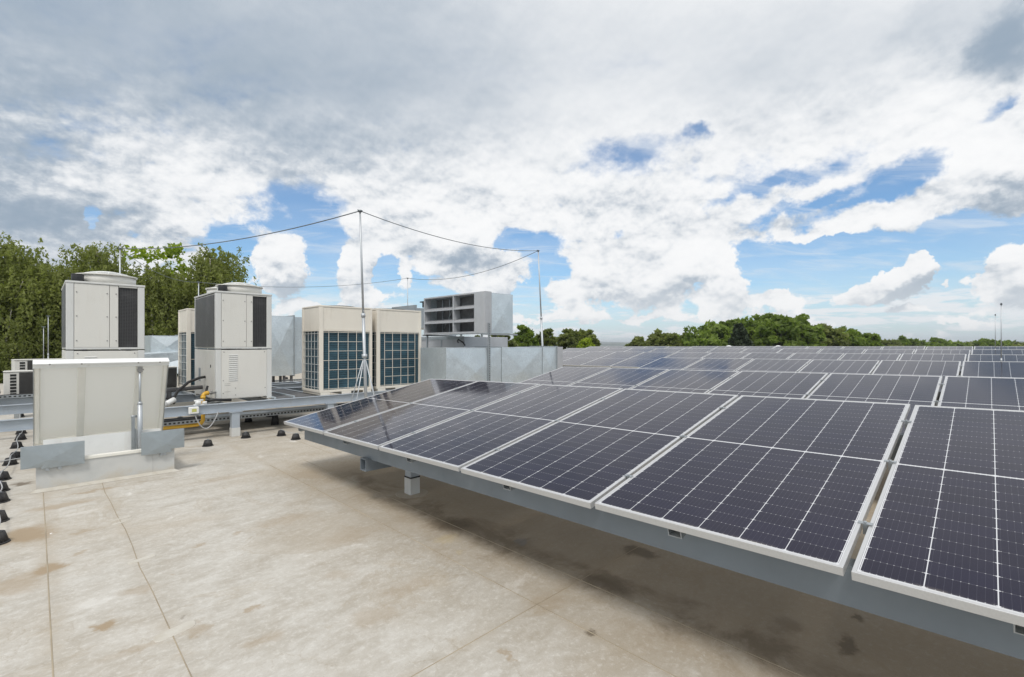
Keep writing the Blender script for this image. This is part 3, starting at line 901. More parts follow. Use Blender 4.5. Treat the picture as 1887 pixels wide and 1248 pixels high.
def build_panels():
    t = .035; lip = .014
    root = empty('solar_panel', (0, 0, 0), '', '')
    f = MB()
    for (x0, x1, y0, y1) in ((0, PW, 0, lip), (0, PW, PL - lip, PL), (0, lip, lip, PL - lip), (PW - lip, PW, lip, PL - lip)):
        f.box(x0, x1, y0, y1, -t, 0)
    fo = f.build('frame', M['alu'], root, bevel=.0012, segs=1)
    gl = MB().box(lip + .0005, PW - lip - .0005, lip + .0005, PL - lip - .0005, -.007, -.0025)
    gl.build('glass', M['cells'], root)
    bk = MB().box(lip + .001, PW - lip - .001, lip + .001, PL - lip - .001, -.011, -.0075)
    bk.build('backsheet', M['white_paint'], root)
    first = True
    rr = random.Random(2)
    for i in range(6):
        o, d, up, nrm = row_frame(i)
        for j in range(J0[i], 8):
            p = root if first else copy_tree(root)
            first = False
            jit = Vector((rr.uniform(-.003, .003), 0, rr.uniform(-.0025, .0025)))
            p.matrix_world = panel_matrix(o + d * (PITCH * j + (PITCH - PW) / 2) + jit, d, up, nrm) @ Matrix.Rotation(R(rr.uniform(-.18, .18)), 4, 'X') @ Matrix.Rotation(R(rr.uniform(-.2, .2)), 4, 'Y')
            where = 'at the left end of the %s row' % ROWNAME[i] if j == J0[i] else 'in the %s row, %s from its left end' % (ROWNAME[i], ORD[j - J0[i]])
            tag(p, 'dark solar panel with bright metal frame ' + where, 'solar panel', 'solar panels in tilted rows on the roof')
    # carriers under every row
    for i in range(6):
        o, d, up, nrm = row_frame(i)
        q, dz, ds, a = ROWS[i]
        L = PITCH * (8 - J0[i])
        o = o + d * (PITCH * J0[i])
        root2 = empty('panel_support', (o.x + .6, o.y - 1.8, roof_z(o.x + .6)), 'painted steel support frame carrying the %s row of solar panels' % ROWNAME[i], 'support frame', 'steel frames under the panel rows')
        def edge_beam(xo, drop, hh, tk):
            b = MB()
            A = Vector((o.x + xo, o.y - .26, o.z + d.z / -d.y * .26 + xo * math.tan(TILT) - drop))
            B = A + d * (L - .5)
            w = .085
            for (z0, z1, x0, x1) in ((-hh, -hh + .009, 0, w), (-.009, 0, 0, w), (-hh + .009, -.009, 0, .008)):
                b.hexa([A + Vector((x0, 0, z0)), B + Vector((x0, 0, z0)), B + Vector((x1, 0, z0)), A + Vector((x1, 0, z0))],
                       [A + Vector((x0, 0, z1)), B + Vector((x0, 0, z1)), B + Vector((x1, 0, z1)), A + Vector((x1, 0, z1))])
            b.build('edge_beam', M['fascia'], root2)
            return A
        edge_beam(.16, .075, .165, .008)
        edge_beam(1.75, .075, .165, .008)
        # rails under the panels along the slope, one to each panel: their ends show below the low edge
        for j in range(8 - J0[i]):
            c = o + d * (PITCH * (j + .40))
            rl = MB()
            for (s0, s1, z0, z1) in ((-.034, .034, -.0755, -.0715), (-.034, -.030, -.0715, -.036), (.030, .034, -.0715, -.036)):
                P = [c + d * s0 + up * .012, c + d * s1 + up * .012, c + d * s1 + up * (PL - .05), c + d * s0 + up * (PL - .05)]
                rl.hexa([p + nrm * z0 for p in P], [p + nrm * z1 for p in P])
            rl.build('rail', M['galv_dull'], root2)
            if j:
                cl = o + d * (PITCH * j)
                for fy in (.17, .50, .82):
                    k = MB()
                    pc = cl + up * (PL * fy)
                    def bx(a0, a1, b0, b1, z0, z1):
                        P = [pc + d * a0 + up * b0, pc + d * a1 + up * b0, pc + d * a1 + up * b1, pc + d * a0 + up * b1]
                        k.hexa([p + nrm * z0 for p in P], [p + nrm * z1 for p in P])
                    bx(-.026, .026, -.010, .010, .0015, .0045)
                    bx(-.009, .009, -.010, .010, -.045, .0015)
                    k.cone(pc + nrm * .005, pc + nrm * .011, .006, .006, 8)
                    k.build('clamp', M['galv_dull'], root2)
        for yy in ((4.305, -1.15) if J0[i] == 0 else (9.8, 4.305, -1.15)):
            bz = o.z + (o.y - yy) * math.tan(ROW_S + R(ds)) - .240 + .16 * math.tan(TILT)
            if i == 0: bz = .462 if yy > 0 else bz
            if yy > o.y: continue
            cb = MB(); x0 = o.x + .10; x1 = o.x + 2.2
            y0, y1, t_ = yy - .055, yy + .055, .006
            zA, zB = bz - .12, bz - .002
            cb.box(x0, x1, y0, y1, zA, zA + t_); cb.box(x0, x1, y0, y1, zB - t_, zB)
            cb.box(x0, x1, y0, y0 + t_, zA + t_, zB - t_); cb.box(x0, x1, y1 - t_, y1, zA + t_, zB - t_)
            cbo = cb.build('cross_beam', M['fascia'], root2)
            for xx in (o.x + .66, o.x + 2.0):
                zr = roof_z(xx)
                lg = MB().box(xx - .055, xx + .055, yy - .055 + .0, yy + .055, zr + .002, zA - .001)
                lo = lg.build('leg', M['beam'], root2, bevel=.006)
                zm = zr + (zA - zr) * .52
                bd = MB().box(xx - .059, xx + .059, yy - .059, yy + .059, zm - .006, zm + .008)
                bd.build('band', M['gap'], lo, at=parent_world(root2)).parent = lo
                bs = MB().box(xx - .0575, xx + .0575, yy - .0575, yy + .0575, zr + .003, zm - .007)
                bs.build('foot_wrap', M['post_grey'], lo, at=parent_world(root2)).parent = lo
                if True:
                    cr = MB(); cr.cone((xx, yy, zr + .0005), (xx, yy, zr + .003), .17, .165, 28)
                    cr.build('membrane_collar', M['collar'], root2)


build_panels()

# ------------------------------------------------------------------ smoke vent (open roof hatch)
def build_hatch():
    x0, x1, y0, y1 = -.012, 1.205, 7.145, 8.18
    root = empty('roof_hatch', (.6, 7.66, 0), 'open smoke vent hatch with its cream lid raised above a white curb', 'roof hatch')
    c = MB(); zt = .285; t = .06
    c.box(x0, x1, y0, y0 + t, 0, zt); c.box(x0, x1, y1 - t, y1, 0, zt)
    c.box(x0, x0 + t, y0 + t, y1 - t, 0, zt); c.box(x1 - t, x1, y0 + t, y1 - t, 0, zt)
    c.box(x1 - .22, x1 - .216, y0 - .004, y0, .01, zt - .01)
    c.build('curb', M['curb'], root, bevel=.008)
    sk = MB()   # membrane flare at the foot
    sk.hexa([(x0 - .05, y0 - .05, .0015), (x1 + .05, y0 - .05, .0015), (x1, y0 - .0005, .0015), (x0, y0 - .0005, .0015)],
            [(x0 - .05, y0 - .05, .003), (x1 + .05, y0 - .05, .003), (x1, y0 - .0005, .03), (x0, y0 - .0005, .03)])
    sk.build('curb_flashing', M['patch'], root)
    rm = MB(); z0, z1 = zt + .0005, zt + .035
    rm.box(x0 - .012, x1 + .012, y0 - .012, y0 + .05, z0, z1); rm.box(x0 - .012, x1 + .012, y1 - .05, y1 + .012, z0, z1)
    rm.box(x0 - .012, x0 + .05, y0 + .05, y1 - .05, z0, z1); rm.box(x1 - .05, x1 + .012, y0 + .05, y1 - .05, z0, z1)
    rm.build('rim', M['lid_frame'], root, bevel=.004)
    ln = MB()    # white inner lining, standing a little above the rim at the back
    ln.box(x0 + .058, x1 - .058, 7.682, 7.687, .06, .470)
    ln.box(x0 + .052, x0 + .057, y0 + .052, y1 - .058, .02, .318); ln.box(x1 - .057, x1 - .052, y0 + .052, y1 - .058, .02, .318)
    ln.build('lining', M['white_paint'], root)
    wl = MB().box(x0 + .06, x1 - .06, y0 + .062, y1 - .062, .03, .035)
    wl.build('well_floor', M['cream'], root)
    # lid: hinge line at the back, leaning back over the opening
    hy, hz = 8.10, .385
    L = 1.075
    up = Vector((0, 7.59 - 8.05, 1.415 - .39)).normalized()
    nrm = Vector((0, -up.z, up.y))          # towards the viewer's side (underside of the lid)
    if nrm.y > 0: nrm = -nrm
    def slab(b, xa, xb, a, bb, n0, n1):
        o = Vector((0, 8.05, .39))
        P = [Vector((xa, 0, 0)) + o + up * a, Vector((xb, 0, 0)) + o + up * a, Vector((xb, 0, 0)) + o + up * bb, Vector((xa, 0, 0)) + o + up * bb]
        b.hexa([p + nrm * n0 for p in reversed(P)], [p + nrm * n1 for p in reversed(P)])
        return b
    lx0, lx1 = -.03, 1.215
    lid = slab(MB(), lx0, lx1, -.03, L, -.03, 0)
    lo = lid.build('lid', M['lid_panel'], root, bevel=.004)
    fr = MB()
    slab(fr, lx0, lx0 + .055, .0, L - .02, .0005, .022); slab(fr, lx1 - .055, lx1, .0, L - .02, .0005, .022)
    slab(fr, lx0 + .055, lx1 - .055, .0, .05, .0005, .022)
    slab(fr, lx0 + .012, lx0 + .045, .01, L - .03, .0225, .034); slab(fr, lx1 - .045, lx1 - .012, .01, L - .03, .0225, .034)
    fr.build('lid_frame', M['lid_frame'], lo, at=parent_world(root), bevel=.003).parent = lo
    tp = MB(); slab(tp, lx0 - .008, lx1 + .008, L - .012, L + .006, -.05, .062); slab(tp, lx0 - .008, lx1 + .008, L - .062, L - .012, .036, .046)
    tp.build('drip_edge', M['white_paint'], lo, at=parent_world(root), bevel=.003).parent = lo
    for xr in (.10, .37, .90, 1.12):
        rv = MB(); c0 = Vector((xr, 8.05, .39)) + up * (L - .020) + nrm * .0622
        c0 = Vector((xr, 0, 0)) + Vector((0, 8.05, .39)) + up * (L - .004) + nrm * .062
        rv.cone(c0 - up * 0.0, c0 + nrm * .004, .009, .007, 10)
        rv.build('rivet', M['screw'], lo, at=parent_world(root)).parent = lo
    cl = MB(); slab(cl, lx0 - .006, lx0 - .0005, -.02, L - .02, -.05, .03); slab(cl, lx1 + .0005, lx1 + .006, -.02, L - .02, -.05, .03)
    cl.build('edge_strip', M['galv_dull'], lo, at=parent_world(root)).parent = lo
    for xr in (.375, .918):
        rb = MB(); slab(rb, xr - .036, xr + .036, .052, L - .066, .0005, .028)
        rb.build('rib', M['lid_frame'], lo, at=parent_world(root), bevel=.006).parent = lo
    # opening drive: cylinder and rod
    ax = .925
    pb = Vector((ax, 7.62, .30)); pt = Vector((ax - .02, 7.64, 1.30))
    oo = Vector((0, 8.05, .39)) + up * .965 + nrm * .05; pt = Vector((ax - .005, oo.y, oo.z))
    mid = pb.lerp(pt, .54)
    ac = MB(); ac.cone(pb + Vector((0, 0, -.16)), mid, .027, .027, 18); ac.cone(mid, mid + (pt - mid).normalized() * .03, .030, .020, 18)
    aco = ac.build('actuator', M['pole'], root)
    rd = MB(); rd.cone(mid + (pt - mid) * .02, pt, .013, .013, 12)
    rd.build('rod', M['pole'], aco, at=parent_world(root)).parent = aco
    br = MB(); br.box(ax - .026, ax + .022, oo.y - .02, oo.y + .03, oo.z - .03, oo.z + .03)
    br.cone((ax - .036, oo.y - .01, oo.z), (ax + .032, oo.y - .01, oo.z), .010, .010, 10)
    br.build('bracket', M['screw'], aco, at=parent_world(root)).parent = aco
    arm = MB(); arm.box(ax - .085, ax - .05, 7.64, 7.66, .16, .66); arm.cone((ax - .09, 7.65, .66), (ax - .03, 7.65, .66), .014, .014, 10)
    arm.box(ax - .048, ax - .036, 7.62, 7.675, .14, .5)
    arm.build('lever', M['galv_dull'], root)
    # folded sheet wind deflectors in front
    for (xa, xb, za, zb, cut) in ((-.125, .372, .268, .496, 1), (.872, 1.300, .270, .518, -1)):
        d = MB(); yd = y0 - .045
        t_ = .004
        if cut == 1:
            pts = [(xa, za), (xa + .16, za - .0), (xa + .16, za + .02), (xb, za + .02), (xb, zb), (xa, zb)]
            pts = [(xa, za + .0), (xa + .155, za), (xa + .155, za - .018), (xb, za - .018), (xb, zb), (xa, zb)]
        else:
            pts = [(xa, za - .018), (xb - .13, za - .018), (xb - .13, za + .02), (xb, za + .02), (xb, zb), (xa, zb)]
        n = len(pts)
        # slight cross break: centre pushed out
        cx, cz = sum(p[0] for p in pts) / n, sum(p[1] for p in pts) / n
        vs = [(x, yd, z) for x, z in pts] + [(x, yd + t_, z) for x, z in pts] + [(cx, yd - .010, cz)]
        fs = [(i, (i + 1) % n, 2 * n) for i in range(n)] + [tuple(reversed(range(n, 2 * n)))] + [((i + 1) % n, i, n + i, n + (i + 1) % n) for i in range(n)]
        d.add(vs, fs)
        d.box(xa, xb, yd + .0005 + t_, yd + .05, zb - .004, zb)             # folded top lip
        xe = xa if cut == 1 else xb - .004
        d.box(xe, xe + .004, yd + t_ + .0005, yd + .09, za + .02, zb - .005)
        do = d.build('wind_deflector', M['deflector'], root)
        bb = MB()
        for xx in (xa + .2, xb - .2):
            bb.box(xx - .015, xx + .015, yd + t_ + .001, y0 - .001, .22, .26)
        bb.build('stay', M['galv_dull'], do, at=parent_world(root)).parent = do


build_hatch()

# ------------------------------------------------------------------ steel platform and plant
BY = 9.14        # line of the long front beam
BZ0, BZ1 = .425, .578


def build_platform():
    root = empty('equipment_platform', (2.4, 9.18, 0), 'blue grey steel beam platform on posts carrying the air conditioning plant', 'steel platform')
    b = MB(); b.ibeam_x(-3.2, 7.2, BY, BZ0, BZ1, .085, .010, .010)
    b.build('front_beam', M['beam'], root, bevel=.002, segs=1)
    b = MB(); b.ibeam_x(-3.2, 7.4, 11.35, BZ0, BZ1, .085)
    b.build('middle_beam', M['beam'], root)
    b = MB(); b.ibeam_x(-3.2, 7.4, 12.62, BZ0, BZ1, .085)
    b.build('rear_beam', M['beam'], root)
    b = MB(); b.ibeam_x(-3.2, 7.4, 13.2, BZ0, BZ1, .085)
    b.build('rear_beam', M['beam'], root)
    for x in (-1.4, .36, 1.12, 2.25, 3.0, 3.55, 3.98, 4.9, 5.25, 6.1):
        b = MB(); b.ibeam_y(BY + .045, 13.25, x, BZ0 + .02, BZ1 - .012, .07)
        b.build('cross_beam', M['galv_dull'], root)
    for (x, y, w) in ((2.40, BY, .062), (4.06, BY, .062), (5.9, BY, .062), (-2.2, BY, .06), (-.58, 12.62, .06), (1.6, 12.62, .06), (4.2, 12.62, .06), (2.4, 11.35, .06), (.3, 11.35, .06)):
        b = MB(); b.box(x - w, x + w, y - w, y + w, .004, BZ0 - .014)
        po = b.build('post', M['beam'], root, bevel=.006)
        b = MB(); b.box(x - .10, x + .10, y - .075, y + .075, BZ0 - .0135, BZ0 - .0015)
        b.build('head_plate', M['beam'], po, at=parent_world(root)).parent = po
        b = MB(); b.box(x - w - .003, x + w + .003, y - w - .003, y + w + .003, .003, .15)
        b.build('foot_wrap', M['post_grey'], po, at=parent_world(root)).parent = po
    # walkway sheets between the units
    b = MB(); b.box(3.06, 3.85, 9.3, 11.2, BZ1 - .010, BZ1 - .002)
    b.build('deck_sheet', M['insul'], root)
    b = MB(); b.box(3.06, 3.09, 9.22, 11.2, BZ1 - .001, BZ1 + .03); b.box(3.40, 3.43, 9.22, 11.2, BZ1 - .001, BZ1 + .03)
    b.build_each('deck_edge', M['galv'], root)


build_platform()


def fan(parent, cx, cy, z, r=.35, hh=.125):
    """raised fan ring with wire guard; returns the ring"""
    off = parent_world(parent)
    b = MB(); b.ring((cx, cy, z), r - .012, r + .012, 0, hh); b.ring((cx, cy, z), r + .0, r + .035, hh, hh + .018)
    ro = b.build('fan_ring', M['cream'], parent)
    g = MB()
    for q in range(1, 8):
        rr = r * q / 8
        zz = z + hh + .012 + .075 * (1 - (q / 8) ** 2)
        g.tube([(cx + rr * math.cos(t), cy + rr * math.sin(t), zz) for t in (2 * math.pi * i / 28 for i in range(28))], .005, 5, True)
    for i in range(12):
        t = 2 * math.pi * i / 12
        g.tube([(cx + r * s * math.cos(t), cy + r * s * math.sin(t), z + hh + .012 + .075 * (1 - s * s)) for s in (.05, .35, .65, 1.0)], .005, 5)
    g.build('fan_guard', M['white_paint'], ro, at=off).parent = ro
    f = MB(); f.cone((cx, cy, z + .02), (cx, cy, z + .12), .075, .07, 16)
    for i in range(4):
        t0 = 2 * math.pi * i / 4
        P = []
        for s in (.08, .2, r - .03):
            for e in (-.25, .3):
                P.append((cx + s * math.cos(t0 + e), cy + s * math.sin(t0 + e), z + .055 + e * .10))
        f.add(P, [(0, 2, 3, 1), (2, 4, 5, 3)])
    f.build('fan_blades', M['black_plastic'], ro, at=off).parent = ro
    return ro


def build_chiller():
    W, D, Hh, zs = .905, 1.55, 1.915, .905
    root = empty('chiller', (0, 0, 0), '', '')
    p = .085
    b = MB(); b.box(.004, W - .004, .006, D - .006, .035, zs - .012)
    lower = b.build('lower_cabinet', M['cream'], root, bevel=.004)
    b = MB(); b.box(.006, W - .006, .05, D - .008, zs + .012, Hh - .045)
    b.build('upper_casing', M['cream'], root)
    for (xa, ya) in ((0, 0), (W - p, 0), (0, D - p), (W - p, D - p)):
        b = MB(); b.box(xa, xa + p, ya, ya + p, .0, zs - .006); b.box(xa, xa + p, ya, ya + p, zs + .008, Hh - .03)
        b.build('corner_post', M['post_grey'], root, bevel=.006)
    b = MB(); b.box(-.008, W + .008, -.008, D + .008, Hh - .030, Hh)
    top = b.build('top_tray', M['post_grey'], root, bevel=.006)
    b = MB(); b.box(p, W - p, .0035, .05, zs + .010, zs + .038)
    b.build('split_rail', M['post_grey'], root)
    b = MB(); b.box(.0, W, .003, .012, zs - .0045, zs + .0055)
    b.build('split_gap', M['gap'], root)
    # front of the upper half: smooth panel and black coil
    b = MB(); b.box(p + .004, p + .395, .002, .049, zs + .040, Hh - .034)
    pn = b.build('front_panel', M['cream'], root, bevel=.003)
    b = MB(); b.box(p + .400, p + .500, .005, .049, zs + .040, Hh - .034)
    b.build('side_panel', M['cream'], root, bevel=.003)
    b = MB(); b.box(p + .506, W - p - .002, .022, .049, zs + .040, Hh - .055)
    b.build('coil', M['coil_black'], root)
    b = MB(); b.box(p + .506, W - p - .002, .004, .049, Hh - .054, Hh - .034)
    b.build('coil_top_strip', M['cream'], root)
    # left flank coil, lower flank panel
    b = MB(); b.box(-.006, .005, p + .004, D - p - .004, zs + .040, Hh - .060); 
    b.build('coil', M['coil_side'], root)
    b = MB(); b.box(W - .005, W + .006, p + .004, D - p - .004, zs + .040, Hh - .060)
    b.build('coil', M['coil_side'], root)
    b = MB(); b.box(-.003, .0035, p + .004, D * .5, .05, zs - .02); b.box(-.003, .0035, D * .5 + .005, D - p - .004, .05, zs - .02)
    b.build('flank_panel', M['cream'], root, bevel=.002)
    b = MB(); b.box(p + .004, W - p - .004, -.001, .0055, .045, zs - .016)
    lp = b.build('service_panel', M['cream'], root, bevel=.003)
    # pressed louvres
    for i in range(14):
        z = zs - .115 - i * .034
        b = MB()
        b.hexa([(p + .115, -.0015, z), (p + .255, -.0015, z), (p + .255, -.0012, z + .004), (p + .115, -.0012, z + .004)],
               [(p + .118, -.011, z + .010), (p + .252, -.011, z + .010), (p + .252, -.0012, z + .020), (p + .118, -.0012, z + .020)])
        b.box(p + .117, p + .253, -.0022, -.0012, z - .008, z - .0005)
        b.build('louvre', M['post_grey'], lp, at=(0, 0, 0)).parent = lp
    s = MB()
    for x in (p + .03, p + .37, p + .475):
        for z in (zs + .14, zs + .5, zs + .85):
            s.cone((x, .0018, z), (x, -.006, z), .009, .007, 8)
    for (x, z) in ((p + .04, zs - .05), (W - p - .04, zs - .05), (p + .03, .36), (p + .22, .36), (p + .03, .14), (p + .22, .22), (p + .22, .10), (W - p - .03, .20)):
        s.cone((x, -.0008, z), (x, -.007, z), .009, .007, 8)
    s.build('screws', M['screw'], root)
    b = MB()
    for (z, h_) in ((.30, .003), (.27, .003), (.16, .003)):
        b.box(p + .05, p + .14, -.0022, -.0012, z, z + h_)
    b.build('panel_joint', M['gap'], root)
    for xx in (p + .11, W - p - .12):
        b = MB(); b.box(xx - .03, xx + .03, -.004, .02, zs - .004, zs + .010)
        b.build('lifting_lug', M['gap'], root)
    b = MB(); b.box(-.006, -.0032, .30, .35, .58, .63)
    b.build('knockout', M['gap'], root)
    b = MB(); b.box(-.0055, -.0032, 1.05, 1.20, .30, .55)
    b.build('rating_plate', M['galv_dull'], root)
    fan(root, W / 2 + .03, .41, Hh + .0005)
    fan(root, W / 2 + .03, 1.14, Hh + .0005)
    b = MB(); b.cone((.13, .10, Hh + .0005), (.13, .10, Hh + .10), .072, .072, 24); b.cone((.13, .10, Hh + .1005), (.13, .10, Hh + .112), .076, .07, 24)
    b.build('control_cap', M['black_plastic'], root, bevel=.004)
    return root


ch = build_chiller()
ch.location = (.29, 9.39, .582)
tag(ch, 'tall cream chiller unit behind the open hatch lid, its lower half hidden', 'chiller', 'tall cream twin fan chillers')
c2 = copy_tree(ch)
c2.location = (2.17, 9.39, .582)
tag(c2, 'tall cream chiller with dark side coil standing fully visible behind yellow pipe', 'chiller', 'tall cream twin fan chillers')


def build_vrv():
    W, D, Hh = 1.115, .88, 1.76
    zc = 1.255
    root = empty('condenser', (0, 0, 0), '', '')
    p = .055
    b = MB(); b.box(.012, W - .012, .012, D - .012, zc + .02, Hh - .035)
    b.build('top_cowl', M['cream_warm'], root, bevel=.006)
    b = MB(); b.box(.002, W - .002, .002, D - .002, Hh - .034, Hh - .002)
    lidp = b.build('cowl_rim', M['cream_warm'], root, bevel=.006)
    for (xa, ya, w1, w2) in ((0, 0, p + .02, p), (W - p, 0, p, p), (0, D - p, p, p), (W - p, D - p, p, p)):
        b = MB(); b.box(xa, xa + w1, ya, ya + w2, .06, Hh - .036)
        b.build('corner_post', M['cream_warm'], root, bevel=.005)
    b = MB(); b.box(p, W - p, .004, .05, zc, zc + .018); b.box(.004, .05, p, D - p, zc, zc + .018)
    b.build('cowl_lip', M['cream_warm'], root)
    b = MB(); b.box(.001, W - .001, .002, D - .002, .05, .095); b.box(.02, .2, .004, D - .004, .0, .0495); b.box(W - .2, W - .02, .004, D - .004, .0, .0495); b.box(.45, .65, .004, D - .004, 0, .0495)
    b.build('base_frame', M['cream_warm'], root, bevel=.004)
    b = MB(); b.box(.05, W - .05, .05, D - .05, .096, zc - .001)
    b.build('coil', M['coil_blue'], root)
    # wire guards in front and on the flank
    g = MB(); rw = .0042
    xs0, xs1, z0, z1 = p + .02, W - p, .10, zc - .004
    vx = [xs0 + (xs1 - xs0) * f for f in (.115, .31, .52, .705, .89)]
    for x in vx: g.box(x - rw, x + rw, .014, .014 + 2 * rw, z0, z1)
    for i in range(7):
        z = z0 + (z1 - z0) * (i / 6 * .97 + .015)
        full = i in (0, 3, 6)
        g.box(xs0 if full else vx[0], xs1 if full else vx[-1], .014 - 2 * rw, .0139, z - rw, z + rw)
    g.build('wire_guard', M['cream_warm'], root)
    g = MB()
    for i in range(5):
        y = p + (D - 2 * p) * (i + .5) / 5
        g.box(.014, .014 + 2 * rw, y - rw, y + rw, z0, z1)
    for i in range(8):
        z = z0 + (z1 - z0) * (i + .3) / 7.6
        g.box(.014 - 2 * rw, .0139, p, D - p, z - rw, z + rw)
    g.build('wire_guard', M['post_grey'], root)
    b = MB()
    b.ring((W * .5, D * .5, Hh - .002), .33, .36, 0, .02)
    for i in range(9):
        rr = .33 * (i + 1) / 9
        b.ring((W * .5, D * .5, Hh - .002), rr - .004, rr, .004, .010, 28)
    b.build('fan_guard', M['black_plastic'], root)
    b = MB(); b.box(.0, .0115, .02, .10, zc + .3, zc + .31)
    return root


v = build_vrv()
v.location = (3.875, 9.17, .579)
tag(v, 'beige condenser unit with blue coils behind the tripod mast', 'condenser', 'beige condensers with blue finned coils')
v2 = copy_tree(v); v2.location = (5.10, 9.17, .579)
tag(v2, 'beige condenser unit with blue coils beside the louvred hood', 'condenser', 'beige condensers with blue finned coils')
v3 = copy_tree(v); v3.location = (2.24, 12.0, .579)
tag(v3, 'beige condenser unit with blue coils mostly hidden behind the chiller', 'condenser', 'beige condensers with blue finned coils')


def build_ac():
    W, D, Hh = .92, .36, .50
    root = empty('air_conditioner', (0, 0, 0), '', '')
    b = MB(); b.box(0, W, .012, D, .03, Hh - .018)
    b.build('casing', M['cream'], root, bevel=.01)
    b = MB(); b.box(-.006, W + .006, -.002, D + .006, Hh - .0175, Hh)
    b.build('top_cover', M['cream'], root, bevel=.008)
    b = MB(); b.box(.20, W - .02, .0, .0115, .045, Hh - .03)
    b.build('coil', M['coil_dark'], root)
    b = MB()
    for i in range(7):
        b.box(.085, .165, .006, .0118, .055 + i * .058, .055 + i * .058 + .040)
    b.build('vent_slots', M['gap'], root)
    b = MB(); b.box(.02, .08, 0.02, D - .02, 0, .0295); b.box(W - .08, W - .02, .02, D - .02, 0, .0295)
    b.build_each('feet', M['galv_dull'], root)
    return root


ac = build_ac(); ac.location = (-.44, 12.66, .580)
tag(ac, 'low cream air conditioner with slotted front left of the hatch lid', 'air conditioner', 'low cream air conditioners')
a2 = copy_tree(ac); a2.location = (1.28, 12.72, .580)
tag(a2, 'low air conditioner with black coil seen right of the hatch lid', 'air conditioner', 'low cream air conditioners')
a3 = copy_tree(ac); a3.location = (-.35, 14.6, .75); a3.rotation_euler = (0, 0, R(8))
tag(a3, 'pale air conditioner peeping over the slotted one at far left', 'air conditioner', 'low cream air conditioners')
a3s = MB(); a3s.box(-.35, -.25, 14.6, 15.0, 0, .749); a3s.box(.45, .55, 14.6, 15.05, 0, .749)
a3o = a3s.build('equipment_stand', M['galv_dull'], at=(0, 14.8, 0)); tag(a3o, 'pair of grey blocks under the rear pale air conditioner', 'stand')


# ------------------------------------------------------------------ ducts and hood
def duct_panel(b, face, a0, a1, z0, z1, c, depth=.012):
    """sheet with a cross break, on face 'y' (facing -y at y=c) or 'x' (facing -x at x=c)"""
    ma, mz = (a0 + a1) / 2, (z0 + z1) / 2
    P = [(a0, z0), (a1, z0), (a1, z1), (a0, z1)]
    if face == 'y':
        vs = [(a, c, z) for a, z in P] + [(ma, c - depth, mz)]
        fs = [(0, 1, 4), (1, 2, 4), (2, 3, 4), (3, 0, 4)]
    else:
        vs = [(c, a, z) for a, z in P] + [(c - depth, ma, mz)]
        fs = [(1, 0, 4), (2, 1, 4), (3, 2, 4), (0, 3, 4)]
    b.add(vs, fs)


